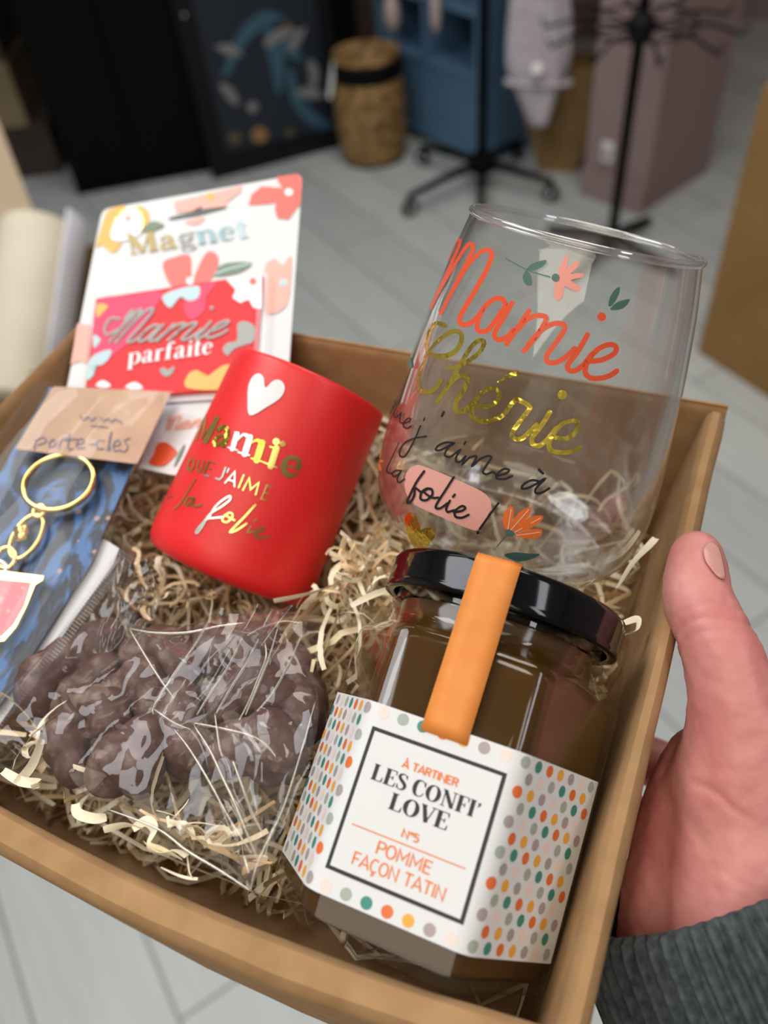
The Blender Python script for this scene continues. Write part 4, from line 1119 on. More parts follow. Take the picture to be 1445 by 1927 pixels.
v, f = coons([(236, 1010, -.010), (262, 1030, -.006), (290, 1080, -.006), (300, 1150, -.008)], [(170, 1230, -.004), (190, 1230, -.004), (215, 1225, -.004), (240, 1220, -.006)],
             [(236, 1010, -.010), (215, 1080, -.008), (170, 1230, -.004)], [(300, 1150, -.008), (280, 1180, -.006), (240, 1220, -.006)], 24, 24,
             lambda u, w_: .004 * abs(noise.noise(Vector((u * 5, w_ * 3, 7)))))
obj('bag_top_edge', v, f, K['film'], bag)
# bright glints along the film's folds, added as thin warm-tinted glossy tubes
K['crease'] = clear('fold_glint_film', 2.8, (.95, .95, .95), .15, gloss=(1, .93, .76), haze=.10, power=3.0)
VB2 = px_of(200, 1120, 3.284)
for pts, z0, z1, r in (([(140, 205), (300, 470), (420, 640)], .003, .006, .00028), ([(140, 205), (300, 232), (500, 230), (700, 190), (860, 170)], .003, .007, .00026), ([(650, 125), (560, 290), (430, 470), (300, 680), (290, 735)], .007, .009, .00026),
                       ([(290, 700), (420, 790), (520, 830)], .009, .011, .00025), ([(840, 260), (760, 430), (640, 610), (560, 740)], .009, .011, .00028), ([(940, 270), (860, 430), (760, 590), (680, 730)], .009, .011, .00028),
                       ([(870, 250), (960, 200), (1100, 160), (1200, 175)], .008, .006, .00022), ([(980, 290), (985, 390), (930, 540), (880, 660), (820, 775)], .007, .009, .00025), ([(1060, 200), (1000, 400), (920, 600), (860, 740)], .007, .009, .00022),
                       ([(1200, 260), (1130, 420), (1030, 600), (930, 720)], .006, .008, .00025), ([(540, 790), (700, 820), (900, 870), (1000, 940), (1045, 995)], .010, .008, .00030), ([(540, 800), (640, 960), (720, 1130), (800, 1300), (880, 1500), (940, 1640)], .010, .007, .00026),
                       ([(780, 1020), (840, 1180), (890, 1320), (960, 1460)], .009, .007, .00030), ([(420, 830), (520, 960), (640, 1160), (760, 1380), (900, 1600)], .010, .007, .00022), ([(850, 1610), (868, 1670), (880, 1720)], .007, .007, .0003),
                       ([(0, 1320), (310, 1440), (500, 1580), (700, 1700), (890, 1825)], .003, .0066, .00024), ([(890, 1825), (940, 1640), (1090, 1320), (1200, 980), (1290, 660)], .0066, .004, .00018), ([(670, 730), (700, 940), (720, 1000)], .011, .010, .00024)):
    cv = catmull([(*VB2(q), 0) for q in pts], 7); n_ = len(cv) - 1
    cm = MB(); cm.tube([Pb(q.x, q.y, 2, z0 + (z1 - z0) * i / n_) for i, q in enumerate(cv)], [1.5 * r * (.3 + .7 * math.sin(math.pi * (i + .5) / (n_ + 1)) ** .6) for i in range(n_ + 1)], 8)
    cm.build('fold_glint', K['crease'], bag)
# welded, ribbed seam along the bag's upper left edge
sv = []; sf = []; ns = 120
for i in range(ns + 1):
    t = i / ns; a = Vector((228, 1030)).lerp(Vector((-20, 1372)), t); bb = a + Vector((26, 18)) * (1 - .5 * t)
    hh = .0006 * (1 if i % 2 else -1)
    sv += [Pb(a.x, a.y, 2, -.0095 + .006 * t + hh), Pb(bb.x, bb.y, 2, -.0085 + .006 * t + hh)]
sf = [(2 * i, 2 * i + 1, 2 * i + 3, 2 * i + 2) for i in range(ns)]
obj('welded_seam', sv, sf, K['film'], bag, smooth=False)

# ------------------------------------------------------------------ the hand that carries the box
hb = []


def seg(pts, n=8):
    """smooth chain of balls through (point, radius)"""
    aux = catmull([Vector((p.x, p.y, p.z)) for p, r in pts], n); rr = catmull([Vector((r, 0, 0)) for p, r in pts], n)
    return [(a, b.x) for a, b in zip(aux, rr)]


def hp(px, py, z): return Pb(px, py, 2, z)


thumb = [(hp(1310, 1046, .0050), .0077), (hp(1311, 1075, .0050), .0088), (hp(1312, 1125, .0046), .0097), (hp(1335, 1180, .0030), .0100), (hp(1360, 1240, .000), .0108), (hp(1378, 1310, -.005), .0118),
         (hp(1395, 1400, -.014), .0150), (hp(1390, 1500, -.026), .0195)]
hb += seg(thumb, 8)
hb += seg([(hp(1390, 1480, -.026), .0190), (hp(1400, 1580, -.034), .0220), (hp(1390, 1680, -.040), .0225), (hp(1390, 1800, -.044), .0225), (hp(1400, 1950, -.050), .0225)], 8)
hb += seg([(hp(1335, 1440, -.030), .0125), (hp(1312, 1520, -.036), .0150), (hp(1294, 1620, -.042), .0160), (hp(1282, 1720, -.046), .0165), (hp(1285, 1850, -.052), .0180)], 8)


def bw(x, y, z): return B(x, y, z)


# palm under the side wall and four fingers under the bottom
hb += seg([(hp(1400, 1560, -.040), .020), (bw(.040, -.13, -.066), .0165), (bw(.026, -.115, -.082), .013)], 8)
hb += seg([(hp(1350, 1680, -.050), .018), (bw(.038, -.165, -.074), .0165), (bw(.026, -.16, -.086), .013)], 8)
hb += seg([(bw(.030, -.095, -.074), .013), (bw(.030, -.13, -.080), .0145), (bw(.030, -.168, -.086), .0135)], 8)
for k_, (y0, ln, r) in enumerate(((-.092, .072, .0088), (-.115, .080, .0090), (-.138, .074, .0086), (-.160, .058, .0076))):
    zz = -BH - .0025 - r
    hb += seg([(bw(.034, y0 - .004, -.080), r * 1.25), (bw(.016, y0, zz - .003), r * 1.12), (bw(.016 - ln * .45, y0 + .003, zz - .001), r), (bw(.016 - ln * .75, y0 + .004, zz), r * .94), (bw(.016 - ln, y0 + .003, zz + .001), r * .78)], 6)
# the web between thumb and index finger, and the index root seen in the gap
hb += seg([(hp(1375, 1360, -.016), .011), (bw(.030, -.088, -.045), .010), (bw(.030, -.092, -.072), .0115)], 8)
GRV = []   # folds of the thumb joint and the palm: (point, direction across the fold, spacing)
for (xa, ya), (xb, yb), dp in (((1345, 1195), (1352, 1225), .0006), ((1350, 1215), (1357, 1245), .0004), ((1340, 1172), (1347, 1200), .0003), ((1385, 1330), (1390, 1370), .0004), ((1330, 1480), (1290, 1540), .0005), ((1380, 1620), (1350, 1690), .0004)):
    p_ = hp(xa, ya, .003 if ya < 1300 else -.01); GRV.append((p_, (hp(xb, yb, .003 if ya < 1300 else -.01) - p_).normalized(), dp))


def skin_d(q):
    h = .00025 * noise.noise(q * 260) + .00012 * noise.noise(q * 700)
    for p_, t_, dp in GRV:
        d = q - p_; s_ = d.dot(t_) + .0012 * noise.noise(q * 120)
        h -= dp * math.exp(-(s_ / .0008) ** 2) * math.exp(-(d.length / .014) ** 2)
    return h


hand = blobs_mesh('person', hb, .0010, K['skin'], 22, BX @ Matrix.Translation((.04, -.2, -.06)), None, skin_d)
tag(hand, 'hand in a grey sweater sleeve holding the box, thumb on its rim', 'person')
HT = bvh_of(hand)
NL = []
area_of(NL, lambda q: q, [(1322, 1038), (1327, 1028), (1336, 1022), (1345, 1026), (1352, 1040), (1358, 1066), (1361, 1090), (1350, 1088), (1337, 1074), (1326, 1057)], 0, 1, 6)
nl = printed('thumbnail', NL, on_bvh(HT, .0001, .0002), [K['nail']], hand)
nm = nl.modifiers.new('thick', 'SOLIDIFY'); nm.thickness = .0005
# ribbed cuff and sleeve
s0, s1 = hp(1340, 1658, -.042), hp(1700, 2450, -.085)
zx = (s1 - s0).normalized(); xx = Vector((1, 0, 0)); xx = (xx - zx * xx.dot(zx)).normalized(); yy = zx.cross(xx)
sv = []; sf = []; n_ = 496; rows_ = [(.0, -.0016, .0), (-.001, .0, .3), (.0, .0016, .8), (.004, .0026, 1), (.012, .003, 1), (.03, .0035, 1), (.055, .0045, 1), (.062, .008, .2), (.08, .013, 0), (.12, .018, 0), (.25, .024, 0)]
for d_, dr, am in rows_:
    for j in range(n_):
        a = 2 * math.pi * j / n_
        el = (.0345 * math.cos(a)) ** 2; r_ = .0340 + dr + am * .0015 * math.cos(a * 62) + .0008 * noise.noise(Vector((math.cos(a) * 3, math.sin(a) * 3, d_ * 60)))
        sv.append(s0 + zx * d_ + xx * (math.cos(a) * r_ * 1.08) + yy * (math.sin(a) * r_ * .96))
for i in range(len(rows_) - 1):
    for j in range(n_): sf.append((i * n_ + j, i * n_ + (j + 1) % n_, (i + 1) * n_ + (j + 1) % n_, (i + 1) * n_ + j))
slv = obj('sweater_sleeve', sv, sf, K['knit'], hand)
slv['label'] = 'grey ribbed knit sweater cuff'

# ------------------------------------------------------------------ the shop: floor, walls, ceiling


def G(px, py, z=0.0):
    d = rayd(px, py); t = (z - CAMH) / d.z
    return CAMLOC + d * t


def zat(p, py):
    """height of the point above floor point p that shows at image row py"""
    lo, hi = 0.0, 1.3
    for _ in range(40):
        m = (lo + hi) / 2; q = Vector((p.x, p.y, m)) - CAMLOC; c = M3.transposed() @ q
        if c.y / c.z * F + CY > py: lo = m
        else: hi = m
    return (lo + hi) / 2


K['floor'] = mat('grey_planks', (.42, .44, .43), .45)
N_, L_, b_ = nodes(K['floor'])
tc_ = N_.new('ShaderNodeTexCoord'); mp_ = N_.new('ShaderNodeMapping'); mp_.inputs['Rotation'].default_value = (0, 0, math.radians(62)); L_.new(tc_.outputs['Object'], mp_.inputs[0])
br = N_.new('ShaderNodeTexBrick'); br.inputs['Color1'].default_value = (.47, .505, .505, 1); br.inputs['Color2'].default_value = (.55, .585, .58, 1); br.inputs['Mortar'].default_value = (.25, .26, .26, 1)
br.inputs['Scale'].default_value = 1; br.inputs['Mortar Size'].default_value = .003; br.inputs['Brick Width'].default_value = 1.2; br.inputs['Row Height'].default_value = .19
L_.new(mp_.outputs[0], br.inputs['Vector'])
nz = N_.new('ShaderNodeTexNoise'); nz.inputs['Scale'].default_value = 5; nz.inputs['Detail'].default_value = 6
mp2 = N_.new('ShaderNodeMapping'); mp2.inputs['Scale'].default_value = (1, 9, 1); L_.new(mp_.outputs[0], mp2.inputs[0]); L_.new(mp2.outputs[0], nz.inputs['Vector'])
mx_ = N_.new('ShaderNodeMixRGB'); mx_.blend_type = 'MULTIPLY'; mx_.inputs[0].default_value = .5
rp = N_.new('ShaderNodeValToRGB'); rp.color_ramp.elements[0].color = (.6, .6, .6, 1); rp.color_ramp.elements[1].color = (1.2, 1.2, 1.2, 1); L_.new(nz.outputs['Fac'], rp.inputs[0])
L_.new(br.outputs[0], mx_.inputs[1]); L_.new(rp.outputs[0], mx_.inputs[2]); L_.new(mx_.outputs[0], b_.inputs['Base Color'])


def struct(name, c, size, m, rot=0):
    o = MB().box((0, 0, 0), size).build(name, m, None, world=False, smooth=False, M=Matrix.Translation(c) @ Matrix.Rotation(rot, 4, 'Z'))
    o['kind'] = 'structure'; return o


K['pink'] = noisy(mat('pink_wall', rough=.7), (.30, .215, .21), (.33, .24, .235), 3)
K['white_wall'] = noisy(mat('pale_wall', rough=.8), (.55, .53, .52), (.6, .58, .57), 3)
struct('floor', (0, 1.2, -.025), (5.2, 6.4, .05), K['floor'])
struct('wall_back', (0, 4.25, 1.3), (5.2, .1, 2.7), K['pink'])
struct('wall_right', (2.55, 1.2, 1.3), (.1, 6.2, 2.7), K['pink'])
struct('wall_left', (-2.55, 1.2, 1.3), (.1, 6.2, 2.7), K['white_wall'])
struct('wall_front', (0, -1.95, 1.3), (5.2, .1, 2.7), K['white_wall'])
struct('ceiling', (0, 1.2, 2.7), (5.2, 6.4, .06), K['white_wall'])


def quadbox(name, a, b, depth, z0, z1, m, parent=None, M=None, smooth=False):
    """box whose front bottom edge runs a->b on the floor, going back by depth"""
    u = (b - a).normalized(); nrm = Vector((-u.y, u.x, 0)) * depth
    v = [Vector((p.x, p.y, z)) for z in (z0, z1) for p in (a, b, b + nrm, a + nrm)]
    f = [(3, 2, 1, 0), (4, 5, 6, 7), (0, 1, 5, 4), (1, 2, 6, 5), (2, 3, 7, 6), (3, 0, 4, 7)]
    return obj(name, v, f, m, parent, smooth=smooth, M=M)


def fm(p, ang=0): return Matrix.Translation(p) @ Matrix.Rotation(ang, 4, 'Z')


def h2(v): return Vector((v.x, v.y, 0))


# pink pillar with its corner towards us
pc = h2(G(1208, 402)); pl_ = pc + Vector((-.155, .19, 0)); pr_ = pc + Vector((.30, .24, 0))
pf = pl_ + (pr_ - pc)
v_ = [Vector((p.x, p.y, z)) for z in (0, 2.66) for p in (pc, pr_, pf, pl_)]
pil = obj('wall_pillar', v_, [(3, 2, 1, 0), (4, 5, 6, 7), (0, 1, 5, 4), (1, 2, 6, 5), (2, 3, 7, 6), (3, 0, 4, 7)], K['pink'], None, smooth=False, M=fm(pc)); pil['kind'] = 'structure'
# skirting of the pillar's left face
sk = quadbox('baseboard_pillar', pl_ + Vector((-.012, -.014, 0)), pc + Vector((-.012, -.014, 0)), .012, 0, .09, K['pink'], None, fm(pc)); sk['kind'] = 'structure'
so = thing('wall_socket', 'small white socket on the pink pillar behind the black stand', 'socket', fm(pl_.lerp(pc, .35)))
sq = pl_.lerp(pc, .35); sz = zat(sq, 285); nn_ = Vector((-.20, -.24, 0)).normalized()
tx = (pc - pl_).normalized()
pm = MB()
v_ = [sq + Vector((0, 0, sz)) + tx * a + Vector((0, 0, b)) + nn_ * c for c in (0, .012) for a, b in ((-.022, -.03), (.022, -.03), (.022, .03), (-.022, .03))]
pm.add(v_, [(3, 2, 1, 0), (4, 5, 6, 7), (0, 1, 5, 4), (1, 2, 6, 5), (2, 3, 7, 6), (3, 0, 4, 7)]); fixn(pm.build('cover_plate', K['white_paper'], so, smooth=False))
so_c = sq + Vector((0, 0, sz)) + nn_ * .0125
MBt = MB(); MBt.tube([so_c, so_c + nn_ * .004], .014, 20); MBt.build('socket_face', K['d_pur'], so)

K['black'] = mat('matt_black', (.0025, .0025, .003), .8, Specular_IOR_Level=.12); K['black2'] = mat('black_frame', (.006, .006, .007), .6, Specular_IOR_Level=.2)
# ---- tall black cabinet
a, b = h2(G(148, 368)), h2(G(397, 322)); cab = thing('black_cabinet', 'tall matt black cabinet left of the framed picture at the back', 'cabinet', fm(a.lerp(b, .5)))
quadbox('cabinet_body', a, b, .42, .0, 1.5, K['black'], cab)
u_ = (b - a).normalized(); nf = Vector((u_.y, -u_.x, 0))
for k_ in (0, 1):
    p0, p1 = a.lerp(b, .02 + .49 * k_), a.lerp(b, .49 + .49 * k_)
    quadbox('door', p0 + nf * .018, p1 + nf * .018, .018, .05, 1.48, K['black'], cab)
kp = Plane(a + nf * .037, nf).at(345, 27); kb_ = MB(); kb_.tube([kp - nf * .02, kp - nf * .008], .006, 10)
kb_.lathe([(0, -.013)] + [(.013 * math.cos(q), .013 * math.sin(q)) for q in [-1.2 + .3 * i for i in range(9)]] + [(0, .013)], 16, M=Matrix.Translation(kp))
kb_.build('door_knob', mat('pale_knob', (.55, .53, .5), .3), cab)['label'] = 'pale round knob'
a, b = h2(G(402, 322)) + Vector((.04, .20, 0)), h2(G(690, 240)) + Vector((0, .12, 0)); cab2 = thing('black_cabinet', 'black cabinet behind the framed picture and the woven basket', 'cabinet', fm(a.lerp(b, .5)))
quadbox('cabinet_body', a, b, .35, .0, 1.5, K['black'], cab2)
u_ = (b - a).normalized(); nf = Vector((u_.y, -u_.x, 0)); quadbox('door', a + nf * .016 + u_ * .01, b + nf * .016 - u_ * .01, .016, .05, 1.48, K['black'], cab2)
# ---- framed picture leaning on the floor
a, b = h2(G(400, 334)), h2(G(648, 268)); u_ = (b - a).normalized(); nf = Vector((u_.y, -u_.x, 0))
pic = thing('framed_picture', 'black framed dark blue fantasy picture standing on the floor', 'picture', fm(a.lerp(b, .5)))
HT_ = .80; lean = .05; wdt_ = (b - a).length


def fp(x, z, off=0.0): return a + u_ * (x * wdt_) + Vector((0, 0, z * HT_)) - nf * (lean * z - off)


def board(name, x0, x1, z0, z1, o0, o1, m, par):
    v = [fp(x, z, o) for o in (o0, o1) for x, z in ((x0, z0), (x1, z0), (x1, z1), (x0, z1))]
    return fixn(obj(name, v, [(3, 2, 1, 0), (4, 5, 6, 7), (0, 1, 5, 4), (1, 2, 6, 5), (2, 3, 7, 6), (3, 0, 4, 7)], m, par, smooth=False))


for nme, q in (('frame_rail', (0, 1, 0, .09)), ('frame_rail', (0, 1, .93, 1)), ('frame_stile', (0, .12, .09, .93)), ('frame_stile', (.92, 1, .09, .93))):
    board(nme, *q, 0, .03, K['black2'], pic)
board('picture_sheet', .1, .94, .07, .95, 0, .012, mat('picture_dark', (.008, .014, .026), .5), pic)
PF = Plane(fp(.5, .5, .0125), (fp(1, .5) - fp(0, .5)).cross(fp(.5, 1) - fp(.5, 0)))
VP_ = px_of(380, 0, 5.16)
AR = []
trace(AR, VP_, [([(230, 720), (330, 480), (450, 300), (620, 180), (760, 170)], [60, 110, 130, 150, 60]), ([(620, 250), (700, 450), (740, 700), (740, 900)], [60, 150, 120, 40]), ([(860, 700), (880, 850), (960, 1040), (1150, 1200), (1260, 1200)], [70, 90, 110, 120, 60]), ([(780, 330), (830, 470), (950, 560)], [60, 120, 60])], 5.16, 0, 1)
trace(AR, VP_, [([(140, 450), (260, 480), (360, 520)], [20, 110, 50]), ([(640, 420), (760, 330), (900, 300)], [80, 110, 50]), ([(880, 440), (950, 340), (1000, 260)], [100, 70, 20]), ([(200, 830), (280, 920), (330, 1000)], [60, 100, 50]), ([(1060, 620), (1090, 720), (1080, 820)], [80, 90, 70]), ([(940, 900), (1060, 900), (1140, 920)], [60, 130, 70])], 5.16, 1, 2)
for x, y, r, mi in ((315, 1340, 60, 2), (560, 1310, 78, 3), (490, 1040, 55, 1), (850, 1290, 40, 2), (830, 240, 40, 2)):
    v, f = disc(*VP_((x, y)), r / 5.16); AR.append((v, f, mi, 3))
AM_ = [mat('art_blue', (.035, .10, .15), .5), mat('art_pale', (.20, .20, .21), .5), mat('art_olive', (.11, .085, .04), .5), mat('art_gold', (.30, .17, .06), .5)]
printed_each([('painted_swirl', AR[k_:k_ + 1]) for k_ in range(4)] + [('painted_shape', AR[k_:k_ + 1]) for k_ in range(4, 10)] + [('painted_disc', AR[k_:k_ + 1]) for k_ in range(10, 15)], PF.mapper(.001, .0006), AM_, pic)
# ---- little glass ornament on a ledge at the cabinet's upper corner
# ---- woven basket
bc = h2(G(708, 318)) + Vector((0, .12, 0)); bz = zat(bc, 95); BR_ = .128
bk = thing('woven_basket', 'tall woven seagrass basket with black band beside the picture', 'basket', fm(bc))
K['weave'] = mat('seagrass', (.46, .27, .10), .7)
N_, L_, b_ = nodes(K['weave']); tc_ = N_.new('ShaderNodeTexCoord'); vo = N_.new('ShaderNodeTexVoronoi'); vo.inputs['Scale'].default_value = 36; L_.new(tc_.outputs['Object'], vo.inputs['Vector'])
rp = N_.new('ShaderNodeValToRGB'); rp.color_ramp.elements[0].color = (.55, .34, .13, 1); rp.color_ramp.elements[1].color = (.16, .08, .025, 1); rp.color_ramp.elements[1].position = .75
L_.new(vo.outputs['Distance'], rp.inputs[0]); L_.new(rp.outputs[0], b_.inputs['Base Color'])
bm_ = MB(); n_ = 96; prf = [(0, 0), (BR_ * .86, 0), (BR_ * .93, .01)] + [(BR_ * (.93 + .10 * math.sin(math.pi * t)), .01 + (bz - .02) * t) for t in [i / 40 for i in range(1, 41)]] + [(BR_ * .93, bz), (BR_ * .88, bz - .01), (BR_ * .84, .05), (0, .045)]
v_ = []; f_ = []
for i, (r, z) in enumerate(prf):
    for j in range(n_):
        a_ = 2 * math.pi * j / n_; rr = r + (.0035 * math.sin(a_ * 24 + (math.pi if i % 2 else 0)) if 2 < i < 43 else 0); v_.append((rr * math.cos(a_), rr * math.sin(a_), z))
for i in range(len(prf) - 1):
    for j in range(n_): f_.append((i * n_ + j, i * n_ + (j + 1) % n_, (i + 1) * n_ + (j + 1) % n_, (i + 1) * n_ + j))
fixn(obj('basket_body', v_, f_, K['weave'], bk, world=False))
fixn(MB().lathe([(BR_ * .965, bz * .78), (BR_ * 1.015, bz * .80), (BR_ * .99, bz * .95), (BR_ * .95, bz * .955)], 64).build('black_band', K['black'], bk, world=False))
fixn(MB().lathe([(BR_ * .90, 0), (BR_ * .95, 0), (BR_ * .96, .012), (BR_ * .90, .012)], 64, closed=True).build('dark_base_ring', K['black'], bk, world=False))
lp = bc + Vector((-BR_ * 1.02, -.02, bz * .80))
tgm = MB(); tgm.box(lp, (.012, .05, .12), Matrix.Rotation(.25, 3, 'Y')); tgm.build('paper_tag', K['white_paper'], bk, smooth=False)
# ---- blue cubby shelf
a, b = h2(G(756, 252)), h2(G(898, 318)); u_ = (b - a).normalized(); bkv = Vector((-u_.y, u_.x, 0)); a = a - u_ * .12
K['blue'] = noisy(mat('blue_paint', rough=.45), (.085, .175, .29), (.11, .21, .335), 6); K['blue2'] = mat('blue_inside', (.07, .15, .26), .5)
shf = thing('blue_shelf', 'blue painted cubby shelf standing behind the black rack', 'shelf', fm(a.lerp(b, .5)))
wS = (b - a).length; D_ = .30; HS = 1.25
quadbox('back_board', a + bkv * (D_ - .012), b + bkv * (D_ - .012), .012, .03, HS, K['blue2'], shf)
quadbox('side_board', a, a + u_ * .02, D_, 0, HS, K['blue'], shf); quadbox('side_board', b - u_ * .02, b, D_, 0, HS, K['blue'], shf)
quadbox('divider', a + u_ * (wS * .5 - .01), a + u_ * (wS * .5 + .01), D_ - .02, .06, HS, K['blue'], shf)
for z in (.04, .30, .50, .68, .86, 1.05, 1.23):
    quadbox('shelf_board', a + u_ * .02, b - u_ * .02, D_ - .015, z, z + .02, K['blue'], shf)
quadbox('lower_panel', a + u_ * .02 + bkv * .01, b - u_ * .02 + bkv * .01, .014, .06, .30, K['blue'], shf)
# pale ornaments in the cubbies
for (px, py, r, lab_) in ((712, 25, .030, 'pale hanging ornament in the upper left of the blue shelf'), (795, 22, .020, 'small pinkish ornament beside the pale one on the blue shelf')):
    c = a.lerp(b, .25 if px < 750 else .68) - bkv * .03; z = zat(c, py)
    og = thing('hanging_ornament', lab_, 'ornament', fm(Vector((c.x, c.y, z))))
    MB().lathe([(0, -.07), (r * .5, -.06), (r, -.02), (r * .9, .03), (r * .35, .06), (0, .065)], 20).build('ornament_body', mat('ornament_pale', (.5, .40, .36), .6), og, world=False)
    MB().tube([(0, 0, .06), (0, .01, .10), (0, .03, .14)], .0025, 6).build('hanging_loop', K['black2'], og, world=False)
# ---- black rack on castors
rc = h2(G(906, 350))
rk = thing('garment_rack', 'black display rack with star base on castors', 'rack', fm(rc))
MB().tube([rc + Vector((0, 0, .08)), rc + Vector((0, 0, 1.5))], .017, 14).build('pole', K['black'], rk)
MB().lathe([(0, .06), (.045, .06), (.045, .10), (.03, .12), (0, .12)], 24).build('hub', K['black'], rk, world=False)
for k_, (px, py) in enumerate(((772, 405), (795, 310), (1035, 378), (905, 425), (975, 300))):
    e = h2(G(px, py)); d = e - rc; e = rc + d.normalized() * min(d.length, .36)
    lg = MB(); lg.tube([rc + Vector((0, 0, .09)), rc.lerp(e, .5) + Vector((0, 0, .082)), e + Vector((0, 0, .068))], [.016, .014, .012], 10); lo = lg.build('leg', K['black'], rk)
    cs = MB(); dd = (e - rc).normalized(); sd = Vector((-dd.y, dd.x, 0))
    cs.tube([e + Vector((0, 0, .027)) - sd * .012, e + Vector((0, 0, .027)) + sd * .012], .027, 18); cs.tube([e + Vector((0, 0, .045)), e + Vector((0, 0, .07))], .008, 8)
    cs.build('castor', K['black'], lo)
    ch = MB(); ch.tube([e + Vector((0, 0, .027)) - sd * .0135, e + Vector((0, 0, .027)) + sd * .0135], .012, 14); ch.build('castor_cap', mat('chrome', (.7, .7, .72), .15, 1.0), lo)
arm = rc + Vector((.20, -.05, .98))
MB().tube([rc + Vector((0, 0, .98)), arm], .008, 8).build('hanging_arm', K['black'], rk)
# ---- knitted lilac garment hanging from the rack's arm
gc = rc + Vector((.165, -.04, 0)); z0_, z1_ = zat(gc, 236), .99
gar = thing('knitted_garment', 'pale lilac knitted garment with a white pompom hanging from the rack', 'garment', fm(Vector((gc.x, gc.y, z0_))))
K['lilac'] = noisy(mat('lilac_knit', rough=.9), (.50, .45, .50), (.60, .55, .60), 60, 3, bump=.6, bscale=160, dist=.003)
v_ = []; f_ = []; n_ = 40; rws = 30
for i in range(rws + 1):
    t = i / rws; z = z0_ + (z1_ - z0_) * t
    wdt2 = (.028 + .075 * min(1, t * 4)) * (1 - .42 * max(0, (t - .35)) / .65) * (1 - .25 * max(0, t - .8) / .2)
    for j in range(n_):
        a_ = 2 * math.pi * j / n_; k_ = .006 * noise.noise(Vector((a_ * 2, t * 3, .3))) + .004 * math.sin(a_ * 5 + t * 3)
        v_.append(Vector((gc.x + (.02 - .05 * t) + math.cos(a_) * (wdt2 + k_), gc.y + math.sin(a_) * (.028 + k_), z)))
for i in range(rws):
    for j in range(n_): f_.append((i * n_ + j, i * n_ + (j + 1) % n_, (i + 1) * n_ + (j + 1) % n_, (i + 1) * n_ + j))
f_ += [tuple(range(n_))[::-1], tuple(rws * n_ + j for j in range(n_))]
obj('knit_body', v_, f_, K['lilac'], gar)
zr = zat(gc, 155); hemv = MB(); hemv.tube([Vector((gc.x + .012 + math.cos(a_) * .106, gc.y + math.sin(a_) * .034, zr - .012 * math.cos(a_))) for a_ in [2 * math.pi * j / 40 for j in range(40)]], .008, 8, closed=True); hemv.build('rolled_hem', K['lilac'], gar)
zp = zat(gc, 122); bmx = MB(); v_ = []
pmx = MB().lathe([(0, -.022)] + [(.022 * math.cos(q), .022 * math.sin(q)) for q in [-1.2 + .3 * i for i in range(9)]] + [(0, .022)], 20, M=Matrix.Translation(Vector((gc.x - .005, gc.y - .045, zp))))
pmx.build('pompom', K['print_white'], gar)
# ---- brown tapered bin behind
K['brown'] = noisy(mat('brown_board', rough=.7), (.20, .115, .04), (.26, .15, .055), 12)
tb_ = h2(G(1072, 345)) + Vector((-.01, .14, 0)); zt_ = zat(tb_, 110)
tbn = thing('brown_bin', 'brown tapered kraft bin standing behind the hanging garment', 'bin', fm(tb_, math.radians(-20)))


def taper(w0, d0, w1, d1, z0, z1): return [(sx * w_ / 2, sy * d / 2, z) for w_, d, z in ((w0, d0, z0), (w1, d1, z1)) for sx, sy in ((-1, -1), (1, -1), (1, 1), (-1, 1))]


bo = taper(.13, .09, .36, .12, 0, zt_); bi = taper(.12, .08, .35, .11, .01, zt_)
fixn(obj('bin_body', bo + bi, [(3, 2, 1, 0), (0, 1, 5, 4), (1, 2, 6, 5), (2, 3, 7, 6), (3, 0, 4, 7), (8, 9, 10, 11), (8, 12, 13, 9), (9, 13, 14, 10), (10, 14, 15, 11), (11, 15, 12, 8), (4, 5, 13, 12), (5, 6, 14, 13), (6, 7, 15, 14), (7, 4, 12, 15)], K['brown'], tbn, world=False, smooth=False))
# ---- black spinner stand with wire arms
sp_ = h2(G(1147, 478)); spn = thing('spinner_stand', 'black spinner stand with radiating wire arms in front of the pink pillar', 'display stand', fm(sp_))
zh = zat(sp_, 50)
MB().tube([sp_, sp_ + Vector((0, 0, 1.4))], .015, 14).build('pole', K['black'], spn)
MB().lathe([(0, zh - .035), (.02, zh - .035), (.034, zh - .02), (.034, zh + .02), (.02, zh + .035), (0, zh + .035)], 24).build('hub', K['black2'], spn, world=False)
for k_ in range(10):
    a_ = 2 * math.pi * k_ / 10 + .2; d = Vector((math.cos(a_), math.sin(a_), 0))
    MB().tube([sp_ + Vector((0, 0, zh)) + d * .02, sp_ + Vector((0, 0, zh + .012)) + d * .17, sp_ + Vector((0, 0, zh - .01)) + d * .25, sp_ + Vector((0, 0, zh + .012)) + d * .26], .0042, 8).build('wire_arm', K['black'], spn)
MB().tube([sp_ + Vector((.14 * math.cos(q), .14 * math.sin(q), zh + .008)) for q in [2 * math.pi * i / 48 for i in range(48)]], .004, 8, closed=True).build('wire_ring', K['black'], spn)
for k_ in range(4):
    a_ = .75 + k_ * math.pi / 2; d = Vector((math.cos(a_), math.sin(a_), 0))
    MB().tube([sp_ + Vector((0, 0, .06)), sp_ + d * .12 + Vector((0, 0, .04)), sp_ + d * .23 + Vector((0, 0, .014))], [.016, .015, .013], 10).build('leg', K['black'], spn)
